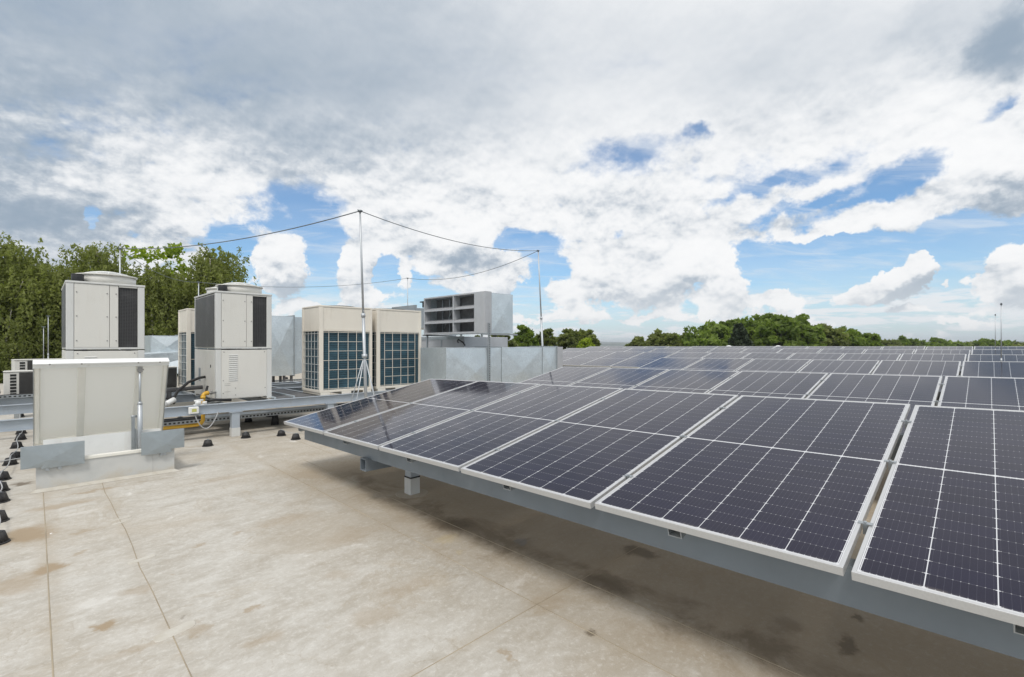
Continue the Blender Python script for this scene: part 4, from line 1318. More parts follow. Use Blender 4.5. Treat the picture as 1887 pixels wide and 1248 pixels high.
def build_ducts():
    # long low duct behind the panels
    root = empty('ventilation_duct', (7.8, 8.4, 0.05), 'long low galvanised duct behind the first panel row', 'duct', 'galvanised ventilation ducts')
    z0, z1 = .42, 1.500
    cuts = [6.03, 7.62, 9.05, 9.60]
    for a, c in zip(cuts[:-1], cuts[1:]):
        b = MB(); b.box(a + .001, c - .001, 8.0, 8.93, z0, z1)
        duct_panel(b, 'y', a + .02, c - .02, z0 + .02, z1 - .02, 7.999, .026)
        if a == cuts[0]: duct_panel(b, 'x', 8.02, 8.91, z0 + .02, z1 - .02, a - .0005, .012)
        b.build('duct_section', M['galv'], root)
        f = MB(); f.box(c - .004, c + .016, 7.972, 8.958, z0 - .028, z1 + .028)
        if c != cuts[-1]: f = MB().box(c - .003, c + .003, 7.985, 8.945, z0 - .015, z1 + .015)
        f.build('flange', M['galv_dull'], root)
    b = MB(); b.box(9.62, 9.645, 7.972, 8.958, z0 - .028, z1 + .028); b.box(9.646, 9.86, 7.99, 8.94, z0 - .01, z1 + .008)
    b.build('end_piece', M['hood_grey'], root)
    b = MB()
    for x in (6.5, 7.6, 8.7, 9.7):
        for y in (8.08, 8.86):
            b.box(x - .02, x + .02, y - .02, y + .02, roof_z(x), z0 - .03)
    b.build_each('leg', M['galv_dull'], root)
    # louvred intake hood
    root = empty('intake_hood', (7.1, 9.2, 0.06), 'large galvanised intake hood with two columns of louvre openings', 'intake hood')
    hx0, hx1, hy0, hy1, hz0, hz1 = 7.10, 8.00, 8.0, 10.36, 1.835, 2.77
    b = MB(); b.box(hx0 + .47, hx1, hy0 + .002, hy1, hz0, hz1 - .02)
    duct_panel(b, 'y', hx0 + .22, hx1 - .02, hz0 + .02, hz1 - .04, hy0 + .001, .022)
    b.box(hx0 + .2, hx0 + .469, hy0 + .002, hy0 + .012, hz0, hz1 - .02); b.box(hx0 + .2, hx0 + .469, hy1 - .012, hy1, hz0, hz1 - .02)
    b.box(hx0 + .2, hx0 + .469, hy0 + .013, hy1 - .013, hz0, hz0 + .01); b.box(hx0 + .2, hx0 + .469, hy0 + .013, hy1 - .013, hz1 - .03, hz1 - .02)
    b.build('duct_body', M['galv'], root)
    # frame of the louvre: blank strip nearest the camera, two openings
    ys = [hy0 - .02, 8.36, 9.115, 9.165, 10.36]
    b = MB()
    b.box(hx0, hx0 + .199, ys[0], 8.36, hz0 - .012, hz1)                       # blank strip
    b.box(hx0, hx0 + .199, 9.12, 9.16, hz0 + .035, hz1 - .035)                  # middle mullion
    b.box(hx0, hx0 + .199, 10.33, 10.37, hz0 - .012, hz1)
    b.box(hx0, hx0 + .199, 8.361, 10.329, hz1 - .034, hz1); b.box(hx0, hx0 + .199, 8.361, 10.329, hz0 - .012, hz0 + .034)
    fr = b.build('louvre_frame', M['hood_grey'], root, bevel=.003)
    for (ya, yb) in ((8.362, 9.119), (9.161, 10.329)):
        for i in range(2):
            z = hz0 + (hz1 - hz0) * (i + 1) / 3
            b = MB()
            b.hexa([(hx0 - .004, ya, z - .055), (hx0 + .19, ya, z + .045), (hx0 + .19, yb, z + .045), (hx0 - .004, yb, z - .055)],
                   [(hx0 - .004, ya, z - .02), (hx0 + .19, ya, z + .052), (hx0 + .19, yb, z + .052), (hx0 - .004, yb, z - .02)])
            b.build('louvre_blade', M['hood_grey'], fr, at=parent_world(root)).parent = fr
    b = MB(); b.box(hx0 + .40, hx0 + .468, hy0 + .02, hy1 - .02, hz0 + .012, hz1 - .032)
    b.build('dark_inside', M['insul'], root)
    b = MB()
    for y in (9.35, 9.75, 10.05): b.box(hx0 + .36, hx0 + .40, y - .012, y + .012, hz0 + .02, hz1 - .04)
    b.tube([(hx0 + .25, 9.3, hz1 - .1), (hx0 + .3, 9.9, hz0 + .15)], .012, 6)
    b.build_each('inner_brace', M['galv_dull'], root)
    for (x, y, zt) in ((7.20, 7.955, 2.06), (7.16, 10.30, 1.822), (7.95, 7.975, 1.834)):
        if x > 7.9: continue
        b = MB(); b.box(x - .02, x + .02, y - .02, y - .016, roof_z(x), zt); b.box(x - .02, x - .016, y - .0155, y + .02, roof_z(x), zt); b.box(x + .016, x + .02, y - .0155, y + .02, roof_z(x), zt)
        b.build('strut_post', M['slotted_post'], root)
    b = MB(); b.box(7.02, 8.1, 7.94, 7.975, 1.785, 1.822); b.box(7.02, 8.1, 10.28, 10.31, 1.785, 1.822)
    b.build_each('bearer', M['galv_dull'], root)
    # grey unit below the hood
    root = empty('air_handler', (8.3, 10.4, .1), 'grey air handling cabinet standing below the louvred hood', 'air handler')
    b = MB(); b.box(7.74, 9.3, 9.5, 11.5, .5, 1.77)
    b.build('cabinet', M['hood_grey'], root, bevel=.01)
    b = MB(); b.box(7.72, 7.7395, 9.49, 11.51, 1.70, 1.78); b.box(7.73, 7.7395, 10.45, 10.5, .52, 1.69)
    b.build('trim', M['galv_dull'], root)
    b = MB()
    for x in (7.9, 9.15):
        for y in (9.62, 11.38): b.box(x - .04, x + .04, y - .04, y + .04, roof_z(x), .499)
    b.build_each('leg', M['galv_dull'], root)
    b = MB(); b.tube([(7.70, 9.7, 1.62), (7.62, 9.62, 1.66), (7.55, 9.5, 1.7), (7.58, 9.35, 1.62), (7.68, 9.4, 1.55)], .018, 8)
    b.build('hose', M['black_plastic'], root)
    # flat duct over the condensers at the back
    root = empty('ventilation_duct', (9.2, 13.7, .1), 'high flat grey duct running behind the two beige condensers', 'duct', 'galvanised ventilation ducts')
    b = MB()
    for (a, c, zt) in ((7.2, 8.6, 2.70), (8.601, 10.0, 2.78), (10.001, 11.8, 2.80)):
        b.hexa([(a, 13, 2.1), (c, 13, 2.1), (c, 14.4, 2.1), (a, 14.4, 2.1)], [(a, 13, zt - .04), (c, 13, zt), (c, 14.4, zt), (a, 14.4, zt - .04)])
    b.build_each('duct_section', M['galv_dull'], root)
    b = MB()
    for x in (8.6, 10.0): b.box(x - .02, x + .02, 12.97, 14.43, 2.07, 2.84)
    b.build_each('flange', M['galv_dull'], root)
    b = MB()
    for x in (7.5, 11.5):
        for y in (13.1, 14.3): b.box(x - .03, x + .03, y - .03, y + .03, roof_z(x), 2.099)
    b.build_each('leg', M['galv_dull'], root)
    b = MB(); b.cone((9.05, 13.2, 2.79), (9.05, 13.2, 2.95), .06, .06, 14); b.box(8.95, 9.15, 13.1, 13.3, 2.951, 2.99)
    b.build('damper_motor', M['black_plastic'], root)
    # tall duct between chiller and condenser
    root = empty('ventilation_duct', (5.5, 16.8, .0), 'tall galvanised duct between the fully visible chiller and the condensers', 'duct', 'galvanised ventilation ducts')
    b = MB(); b.box(3.9, 5.1, 16.3, 17.5, .55, 2.50); duct_panel(b, 'y', 3.92, 5.08, .57, 2.48, 16.299, .06)
    b.box(5.101, 6.03, 16.3, 17.5, .55, 2.50); duct_panel(b, 'y', 5.12, 6.01, .57, 2.48, 16.299, .06)
    b.build('duct_section', M['galv'], root)
    b = MB(); b.hexa([(6.032, 16.32, .57), (7.6, 16.9, .75), (7.6, 17.9, .75), (6.032, 17.48, .57)], [(6.032, 16.32, 2.48), (7.6, 16.9, 2.55), (7.6, 17.9, 2.55), (6.032, 17.48, 2.48)])
    b.build('transition', M['galv'], root)
    b = MB(); b.box(6.015, 6.045, 16.26, 17.54, .52, 2.54); b.box(5.09, 5.112, 16.275, 17.52, .53, 2.52)
    b.build_each('flange', M['galv_dull'], root)
    b = MB()
    for x in (4.1, 5.75, 5.98):
        for y in (16.4, 17.4): b.box(x - .035, x + .035, y - .035, y + .035, roof_z(x), .549)
    b.build_each('leg', M['insul'], root)
    b = MB(); b.box(5.7, 6.25, 16.32, 16.48, .034, .07)
    b.build('foot', M['black_plastic'], root)
    # ducts at the back left
    root = empty('ventilation_duct', (2.7, 15.2, 0), 'low galvanised elbow duct behind the air conditioner right of the hatch', 'duct', 'galvanised ventilation ducts')
    b = MB(); b.box(2.02, 2.7, 14.95, 15.9, 1.22, 1.80); duct_panel(b, 'y', 2.04, 2.68, 1.24, 1.78, 14.949, .06)
    b.hexa([(2.702, 14.97, 1.25), (4.2, 14.97, 1.25), (4.2, 15.9, 1.25), (2.702, 15.9, 1.25)], [(2.702, 14.97, 1.79), (4.2, 14.97, 2.0), (4.2, 15.9, 2.0), (2.702, 15.9, 1.79)])
    duct_panel(b, 'y', 2.72, 4.1, 1.27, 1.75, 14.969, .06)
    b.build('upper_section', M['galv'], root)
    b = MB(); b.hexa([(1.2, 14.2, .85), (3.6, 14.2, .85), (3.6, 15.0, .85), (1.2, 15.0, .85)], [(1.2, 14.25, 1.30), (3.6, 14.7, 1.44), (3.6, 14.94, 1.44), (1.2, 14.94, 1.34)])
    b.build('lower_section', M['galv'], root)
    b = MB(); b.box(2.69, 2.712, 14.92, 15.93, 1.19, 1.83)
    b.build_each('flange', M['galv_dull'], root)
    b = MB()
    for x in (1.4, 3.4): b.box(x - .03, x + .03, 14.5, 14.56, 0, .849)
    b.build_each('leg', M['galv_dull'], root)


build_ducts()

# ------------------------------------------------------------------ lightning protection
def mast(x, y, z0, z1, lean=(0, 0), r=.019, tripod=0.0, label='', name='lightning_mast'):
    root = empty(name, (x, y, z0), label, 'lightning mast', 'lightning protection masts')
    zm = z0 + (z1 - z0) * .52
    at_ = lambda z: Vector((x + lean[0] * (z - z0) / (z1 - z0), y + lean[1] * (z - z0) / (z1 - z0), z))
    b = MB(); b.cone(at_(z0), at_(zm), r, r, 12)
    b.build('lower_tube', M['pole'], root)
    b = MB(); b.cone(at_(zm + .001), at_(z1), r * .72, r * .55, 12)
    b.build('upper_tube', M['pole'], root)
    b = MB(); b.cone(at_(zm - .03), at_(zm + .04), r * 1.35, r * 1.2, 12)
    b.build('coupling', M['pole'], root)
    b = MB(); b.cone(at_(z1 - .02), at_(z1 + .012), r * 1.3, r * 1.3, 10); b.box(at_(z1).x - .05, at_(z1).x + .05, at_(z1).y - .008, at_(z1).y + .008, z1 + .0, z1 + .016)
    b.build('wire_clamp', M['wire'], root)
    if tripod:
        zh = z0 + tripod
        b = MB(); b.cone(at_(zh - .05), at_(zh + .02), r * 1.7, r * 1.7, 12); b.box(at_(zh).x - .045, at_(zh).x + .045, at_(zh).y - .02, at_(zh).y + .02, zh - .02, zh + .01)
        b.build('hub', M['pole'], root)
        for a in (2.45, 3.55, 4.9, .35):
            h_ = at_(zh)
            f_ = Vector((x + .42 * math.cos(a), y + .42 * math.sin(a), z0 + .03))
            b = MB(); b.cone(h_ + (f_ - h_) * .03, f_, .010, .010, 8)
            lg = b.build('leg', M['pole'], root)
            b = MB(); b.cone(f_ + Vector((0, 0, -.029)), f_ + Vector((0, 0, .02)), .055, .04, 14)
            b.build('foot', M['rubber'], lg, at=parent_world(root)).parent = lg
    return at_(z1)


m1 = mast(4.36, 8.22, .0, 4.06, (-.10, .07), .030, 1.37, 'tall lightning mast on a tripod in front of the beige condensers')
m2 = mast(10.85, 9.5, roof_z(10.85), 4.40, (-.15, .12), .030, 0, 'leaning lightning mast right of the louvred hood behind the low duct')
m3 = mast(1.60, 16.8, 0, 4.20, (0, 0), .030, 0, 'lightning mast rising behind the chiller at the hatch')
m4 = mast(10.4, 16.3, roof_z(10.4), 4.20, (0, 0), .024, 0, 'lightning mast showing above the high flat duct')
m5 = mast(3.72, 18.2, 0, 3.60, (0, 0), .026, 0, 'short lightning mast behind the fully visible chiller')
mast(12.15, -.14, roof_z(12.15), 2.29, (0, 0), .011, 0, 'slim rod standing between rows near the right edge, the taller one', 'lightning_rod')
mast(18.5, -.10, roof_z(18.5), 2.38, (0, 0), .011, 0, 'slim rod standing far back among rows near the right edge', 'lightning_rod')
mast(.13, 20.0, 0, 2.09, (0, 0), .013, 0, 'slim pale rod against the birches left of the chiller, shorter left one', 'lightning_rod')
mast(.23, 20.0, 0, 2.42, (0, 0), .015, 0, 'slim pale rod against the birches left of the chiller, taller right one', 'lightning_rod')


def span(a, b_, sag, label, r=.0075):
    pts = [Vector(a).lerp(Vector(b_), i / 24) + Vector((0, 0, -sag * 4 * (i / 24) * (1 - i / 24))) for i in range(25)]
    o = MB().tube(pts, r, 6).build('overhead_wire', M['wire'], at=tuple(pts[12]))
    tag(o, label, 'wire', 'overhead lightning wires')


span(m3, m1, .22, 'overhead wire from the tripod mast to the mast behind the left chiller', .010)
span(m1, m2, .22, 'overhead wire from the tripod mast to the leaning mast')
span(m2, m4, .35, 'overhead wire from the leaning mast back over the high duct', .008)
span(m4, m5, .25, 'overhead wire running low across the clouds behind the tripod mast', .007)
span(m5, m3, .25, 'sagging overhead wire in front of the birches', .007)


# conductor holders (weighted black cups) with the wire clipped on top
def build_cup():
    root = empty('conductor_holder', (0, 0, 0), '', '')
    b = MB(); b.cone((0, 0, .0), (0, 0, .012), .078, .074, 20); b.cone((0, 0, .0121), (0, 0, .088), .068, .047, 20); b.cone((0, 0, .0881), (0, 0, .092), .040, .036, 20)
    b.build('weight', M['rubber'], root)
    b = MB(); b.box(-.016, .016, -.008, .008, .0925, .106)
    b.build('clip', M['galv_dull'], root)
    return root


cup = build_cup()
cup_first = [True]


def place_cup(x, y, label, rz=0, group='black conductor holders on the roof'):
    o = cup if cup_first[0] else copy_tree(cup)
    cup_first[0] = False
    o.location = (x, y, roof_z(x) + .001); o.rotation_euler = (0, 0, rz)
    tag(o, label, 'wire holder', group)
    return (x, y, roof_z(x) + .103)


chain_px = [(-6, 1003), (-5, 963), (-1, 927), (0, 907), (4, 886), (19, 858), (29, 847), (31, 827), (38, 812), (39, 801), (37, 770), (35, 762), (39, 756), (42, 751), (44, 747)]
pts = []
for i, (u, v_) in enumerate(chain_px):
    gx, gy = ground_pt(u, v_ - 1.5)
    pts.append(place_cup(gx, gy, 'black wire holder in the chain left of the hatch, %s from the near end' % ORD[i], .3 * i))
path = []
for a, b_ in zip(pts[:-1], pts[1:]):
    for i in range(4):
        t = i / 4
        p_ = Vector(a).lerp(Vector(b_), t); p_.z -= .05 * t * (1 - t); p_.x += .018 * math.sin(t * math.pi) * (1 if len(path) % 8 < 4 else -1)
        path.append(p_)
path.append(Vector(pts[-1]))
path = [Vector((pts[0][0] - .25, pts[0][1] - .9, .1))] + path
o = MB().tube(path, .0055, 6).build('ground_wire', M['cable_grey'], at=tuple(path[0]))
tag(o, 'grey conductor wire clipped along the chain of black holders left of hatch', 'wire')
gx, gy = ground_pt(5, 864); hx, hy = ground_pt(60, 858)
o = MB().tube([(gx - .6, gy - .05, .1), (gx, gy, .1), (hx, hy, .12)], .006, 6).build('ground_wire', M['cable_grey'], at=(gx, gy, .1))
tag(o, 'short grey conductor wire branching from the chain to the hatch deflector', 'wire')
o3 = []
for (u, v_, lb) in ((383, 823, 'lone black wire holder on the roof right of the hatch'), (453, 808, 'black wire holder by the foot of the platform post'),
                    (518.5, 804, 'black wire holder near the panel corner, farther of the two'), (545, 811, 'black wire holder near the panel corner, nearer of the two'),
                    (497, 769, 'black wire holder under the cable trays below the front beam'), (518, 696, 'small black holder far back under the tall duct, left'),
                    (528, 703, 'small black holder far back under the tall duct, nearest'), (543, 694, 'small black holder far back beside the tall duct, right'),
                    (112 + 220, 778, 'black holder beneath the cable tray beside the hatch'), (422 + 20, 770, 'black holder beneath the cable tray behind the post')):
    gx, gy = ground_pt(u, v_ - 1)
    o3.append(place_cup(gx, gy, lb, u))
o = MB().tube([o3[2], tuple((Vector(o3[2]) + Vector(o3[3])) / 2 - Vector((0, 0, .02))), o3[3], (o3[3][0] + .9, o3[3][1] - .6, .1), (o3[3][0] + 1.8, o3[3][1] - 1.0, .1)], .005, 6).build('ground_wire', M['cable_grey'], at=o3[2])
tag(o, 'thin grey wire joining the two holders near the panel corner', 'wire')


# ------------------------------------------------------------------ cable trays, pipes and small things by the platform
def tray(x0, x1, y, z, w, hgt, label, axis='x'):
    M['slotted'] = slotted('slotted_tray', 0, .062, .55, 2, z + hgt * .30, z + hgt * .74)
    root = empty('cable_tray', ((x0 + x1) / 2, y, 0), label, 'cable tray', 'perforated cable trays')
    b = MB(); b.box(x0, x1, y, y + .003, z, z + hgt); b.box(x0, x1, y + w, y + w + .003, z, z + hgt); b.box(x0, x1, y + .0031, y + w - .0001, z, z + .003)
    b.build('tray', M['slotted'], root)
    b = MB(); r_ = random.Random(int(y * 31))
    for i in range(5):
        yy = y + .03 + (w - .06) * i / 4; path = []
        for j in range(12):
            path.append((x0 + .05 + (x1 - x0 - .1) * j / 11, yy + r_.uniform(-.012, .012), z + hgt * .55 + r_.uniform(-.008, .03)))
        b.tube(path, .014, 6)
    b.build_each('cable', M['black_plastic'], root)
    b = MB(); n = max(2, int((x1 - x0) / 1.3))
    for i in range(n):
        xx = x0 + .3 + (x1 - x0 - .6) * i / (n - 1)
        b.cone((xx, y + w / 2, .001), (xx, y + w / 2, max(.02, z - .001)), .075, .05, 16)
    b.build_each('foot', M['rubber'], root)


tray(1.0, 5.6, 9.75, .20, .28, .065, 'low perforated cable tray under the platform, the nearer one')
tray(1.2, 6.4, 10.5, .13, .25, .065, 'low perforated cable tray under the platform, the farther one')
tray(-3.0, .9, 12.52, .597, .12, .055, 'perforated cable tray lying on the rear beam left of the hatch')
tray(4.0, 8.2, 19.5, .12, .2, .06, 'pale cable tray far back on the bright roof beyond the tall duct')
o = MB().box(2.0, 4.4, 9.52, 9.56, .30, .345).build('conduit_rail', M['beam'], at=(3.2, 9.54, 0), bevel=.003)
tag(o, 'grey rail hung beneath the front beam behind the post', 'rail')

# yellow gas pipe with elbow
root = empty('gas_pipe', (1.95, 9.30, 0), 'yellow gas pipe rising beside the fully visible chiller', 'pipe')
xs, yp, zl = 1.965, 9.30, .235
b = MB(); pth = [(.7, yp, zl), (xs - .09, yp, zl)]
for i in range(7):
    a = math.pi / 2 * i / 6
    pth.append((xs - .09 + .09 * math.sin(a), yp, zl + .09 - .09 * math.cos(a)))
pth += [(xs, yp, .70)]
for i in range(1, 6):
    a = math.pi / 2 * i / 5
    pth.append((xs + .05 * (1 - math.cos(a)), yp + .02 * (i / 5), .70 + .05 * math.sin(a)))
b.tube(pth, .030, 14); b.build('pipe', M['yellow'], root)
b = MB(); b.cone((xs, yp, .66), (xs, yp, .71), .038, .038, 14); b.cone((xs + .04, yp + .02, .75), (xs + .085, yp + .03, .75), .036, .036, 14)
b.build('fitting', M['yellow'], root)
b = MB(); b.tube([(xs + .08, yp + .03, .75), (xs + .16, yp + .06, .745), (xs + .24, yp + .13, .75)], .017, 10); b.cone((xs + .13, yp + .05, .72), (xs + .13, yp + .05, .80), .018, .018, 10)
b.build('valve', M['screw'], root)
b = MB()
for x in (.9, 1.5): b.box(x - .02, x + .02, yp - .05, yp + .05, 0, zl - .031)
b.build_each('pipe_stand', M['galv_dull'], root)

# sensor box on the beam with its loop of cable
root = empty('sensor_box', (1.78, BY - .05, .5), 'small white sensor box with yellow label on the front beam', 'sensor box')
b = MB(); b.box(1.715, 1.855, BY - .105, BY - .0435, .452, .565); b.build('case', M['white_paint'], root, bevel=.012)
b = MB(); b.box(1.755, 1.82, BY - .1075, BY - .1055, .485, .535); b.build('label_plate', M['label_yellow'], root)
b = MB(); lp = []
for i in range(15):
    t = i / 14
    lp.append((1.80 + .34 * t, BY - .07 + .03 * t, .45 - .28 * math.sin(math.pi * t) ** .8 * (1 - .15 * t)))
b.tube(lp, .008, 8); b.build('cable', M['cable_grey'], root)
root = empty('pipe_clamp', (1.9, BY, .6), 'white plastic pipe clamps lying on the front beam', 'clamp')
b = MB(); z = BZ1 + .001
b.box(1.80, 1.98, BY - .03, BY + .02, z, z + .018)
b.ring((1.86, BY - .005, z + .019), .028, .045, 0, .05, 20); b.ring((1.95, BY - .01, z + .019), .020, .034, 0, .035, 20)
b.cone((1.80, BY - .02, z + .075), (1.93, BY - .02, z + .08), .014, .014, 10)
b.build('clamps', M['white_paint'], root)

# insulated pipes rising into the chiller flank and pipework on the platform
root = empty('refrigerant_pipes', (1.7, 10, BZ1), 'dark insulated pipes curving into the side of the fully visible chiller', 'pipe')
b = MB(); b.tube([(1.60, 9.55, .60), (1.62, 9.75, .64), (1.72, 9.95, .75), (1.90, 10.05, .90), (2.08, 10.08, .97), (2.165, 10.08, .98)], .024, 12)
b.build('hose', M['black_plastic'], root)
b = MB(); b.tube([(1.15, 10.4, .68), (1.45, 10.35, .74), (1.75, 10.3, .76), (2.165, 10.3, .78)], .036, 12); b.tube([(1.66, 10.32, .75), (1.66, 10.3, .62), (1.66, 10.28, .50)], .036, 12)
b.build('insulated_pipe', M['insul'], root)
b = MB(); b.tube([(1.95, 9.43, .62), (2.05, 9.6, .66), (2.1, 9.62, .85)], .02, 8); b.tube([(2.0, 9.36, .60), (2.12, 9.34, .63), (2.40, 9.36, .60)], .022, 8)
b.build('hose', M['black_plastic'], root)
root = empty('valve_group', (1.55, 9.9, BZ1), 'white water valve and pale cover on the platform beside the hatch lid', 'valve')
b = MB(); b.box(1.15, 1.52, 9.75, 10.1, .59, .66); b.build('cover', M['cream'], root, bevel=.02)
b = MB(); b.cone((1.46, 9.42, .60), (1.60, 9.50, .66), .045, .045, 14); b.cone((1.40, 9.38, .59), (1.46, 9.42, .61), .055, .055, 14); b.build('valve_body', M['white_paint'], root)
b = MB(); b.tube([(1.36, 9.36, .59), (1.40, 9.40, .68), (1.50, 9.46, .70), (1.58, 9.52, .62)], .018, 8); b.build('hose', M['black_plastic'], root)
# small white pipe at the far left with a loop of grey cable
root = empty('vent_pipe', (-.6, 12.4, .58), 'white bent vent pipe with black hose at the left edge', 'pipe')
b = MB(); b.tube([(-.60, 12.35, .60), (-.60, 12.35, .82), (-.57, 12.35, .88), (-.50, 12.35, .90)], .045, 12); b.cone((-.60, 12.35, .58), (-.60, 12.35, .62), .07, .07, 14); b.build('pipe', M['white_paint'], root)
b = MB(); b.tube([(-.52, 12.33, .60), (-.48, 12.33, .72), (-.50, 12.34, .86)], .02, 8); b.build('hose', M['black_plastic'], root)
o = MB().tube([(-.9, 12.50, .52), (-.55, 12.50, .50), (-.42, 12.50, .40), (-.5, 12.50, .28), (-.75, 12.50, .24), (-1.0, 12.5, .25)], .012, 8).build('cable_loop', M['cable_grey'], at=(-.6, 12.5, .4))
tag(o, 'grey cable loop hanging below the rear beam at left', 'cable')
# domed roof vents beyond the last panel row
for (u, nm) in ((1343, 'white domed roof vent beyond the panels, left of two'), (1434, 'white domed roof vent beyond the panels, right of two')):
    Y = 25.0; X = (u - CU) / FPX * Y; x = FY * X + FX * Y; y = -FX * X + FY * Y
    x = 22.9; a = (u - CU) / FPX; y = x * (FY - a * FX) / (FX + a * FY)
    root = empty('roof_vent', (x, y, roof_z(x)), nm, 'roof vent', 'white domed roof vents')
    b = MB(); b.cone((x, y, roof_z(x)), (x, y, 1.40), .07, .07, 14); b.build('pipe', M['white_paint'], root)
    b = MB(); n = 16
    for q in range(4):
        t0, t1 = math.pi / 2 * q / 4, math.pi / 2 * (q + 1) / 4
        b.cone((x, y, 1.40 + .13 * math.sin(t0)), (x, y, 1.40 + .13 * math.sin(t1)), .17 * math.cos(t0), max(.004, .17 * math.cos(t1)), n, caps=(q == 0))
    b.build('cap', M['white_paint'], root)


# ------------------------------------------------------------------ trees
def leaf_object(name, pts, size, tint, mat, parent, seed, aspect=.62, droop=0.0):
    rng = np.random.default_rng(seed)
    n = len(pts)
    a = rng.normal(size=(n, 3)); a[:, 2] -= droop * 1.6
    a /= np.linalg.norm(a, axis=1, keepdims=True)
    b = rng.normal(size=(n, 3)); b -= a * (a * b).sum(1, keepdims=True); b /= np.linalg.norm(b, axis=1, keepdims=True)
    s = (np.asarray(size) * rng.uniform(.6, 1.25, n))[:, None]
    a = a * s; b = b * s * aspect
    V = np.stack([pts - a, pts - b * .8 + a * .1, pts + a, pts + b * .8 + a * .1], 1).reshape(-1, 3)
    V = V - np.array(parent_world(parent))
    me = bpy.data.meshes.new(name)
    me.vertices.add(4 * n); me.loops.add(4 * n); me.polygons.add(n)
    me.vertices.foreach_set('co', V.astype(np.float32).ravel())
    me.loops.foreach_set('vertex_index', np.arange(4 * n, dtype=np.int32))
    me.polygons.foreach_set('loop_start', np.arange(0, 4 * n, 4, dtype=np.int32))
    me.update(calc_edges=True)
    at_ = me.attributes.new('tint', 'FLOAT', 'POINT')
    at_.data.foreach_set('value', np.repeat(np.clip(tint, 0, 1), 4).astype(np.float32))
    me.materials.append(mat)
    o = bpy.data.objects.new(name, me); COL.objects.link(o); o.parent = parent
    return o


def limbs(root, base, tips, r0, mat, seed, top):
    rnd = random.Random(seed)
    b = MB()
    n = 8
    trunk = [Vector(base).lerp(Vector(top), i / n) + Vector((rnd.uniform(-.15, .15), rnd.uniform(-.15, .15), 0)) * (i / n) for i in range(n + 1)]
    b.tube(trunk, [r0 * (1 - .8 * i / n) for i in range(n + 1)], 9)
    for t in tips:
        k = rnd.uniform(.4, .92); i = int(k * n); st = trunk[i]
        mid = st.lerp(Vector(t), .55) + Vector((0, 0, rnd.uniform(.1, .5)))
        b.tube([st, st.lerp(mid, .6), mid, Vector(t)], [r0 * (1 - .8 * k) * .55, r0 * .22, r0 * .15, r0 * .05], 6)
    b.build('trunk', mat, root)


def birch(x, y, ztop, zlow, rx, seed, label, mat='leaf_birch', n_tips=680, size=.086, shape=1.0):
    rng = np.random.default_rng(seed)
    root = empty('birch_tree', (x, y, -9), label, 'tree', 'trees behind the roof plant')
    zc = zlow + (ztop - zlow) * .42
    hz = ztop - zc
    # branch tips on and inside an uneven egg
    lob = rng.normal(size=(9, 3)); lob /= np.linalg.norm(lob, axis=1, keepdims=True)
    la = rng.uniform(-.10, .06, 9)
    d = rng.normal(size=(n_tips, 3)); d /= np.linalg.norm(d, axis=1, keepdims=True)
    d[:, 2] = np.where(d[:, 2] < -.75, -d[:, 2], d[:, 2])
    rad = rng.uniform(.55, 1.0, n_tips) ** .45
    rad *= 1 + (np.exp(6 * (d @ lob.T - 1)) * la).sum(1)
    tip = np.empty((n_tips, 3))
    tip[:, 0] = x + d[:, 0] * rad * rx; tip[:, 1] = y + d[:, 1] * rad * rx
    tip[:, 2] = zc + d[:, 2] * rad * np.where(d[:, 2] > 0, hz, zc - zlow)
    P = []; T = []
    shift = rng.uniform(-.16, .20)
    for i in range(n_tips):
        ns = 5
        ct = rng.uniform(.15, .75)
        for s in range(ns):
            L = rng.uniform(.35, 1.45) * (1.15 if d[i, 2] < .5 else .6)
            m = int(10 + L * 9)
            t = np.linspace(0, 1, m)
            o = rng.normal(scale=.42, size=3); o[2] = -abs(o[2]) * .5
            out = np.array([d[i, 0], d[i, 1], 0]) * .25 + rng.normal(scale=.10, size=3)
            q = tip[i] + o + out * t[:, None] * L
            q[:, 2] -= L * t ** 1.3 * 1.0 - .12 * np.sin(t * 3)
            q += rng.normal(scale=.05, size=q.shape)
            P.append(q); T.append(np.full(m, ct + shift + .25 * (d[i, 2] > .45)) + rng.normal(scale=.2, size=m))  # upper tips get a lighter tint: light from above painted into the leaves
    P = np.concatenate(P); T = np.concatenate(T)
    # inner foliage closing the heart of the crown
    ni = 3600
    q = rng.normal(size=(ni, 3)); q /= np.linalg.norm(q, axis=1, keepdims=True)
    q *= (rng.uniform(.1, 1, ni) ** .4)[:, None] * .80
    I = np.stack([x + q[:, 0] * rx, y + q[:, 1] * rx, zc + q[:, 2] * np.where(q[:, 2] > 0, hz, zc - zlow)], 1)
    sz = np.concatenate([np.full(len(P), size), np.full(ni, size * 2.3)])
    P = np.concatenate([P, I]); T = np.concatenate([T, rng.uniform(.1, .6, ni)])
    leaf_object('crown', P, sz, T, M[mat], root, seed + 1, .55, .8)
    ii = rng.choice(n_tips, 44, replace=False)
    limbs(root, (x, y, -9), [tuple(tip[i] + [0, 0, -.1]) for i in ii], .24, M['birch_bark'], seed, (x, y, ztop - .6))


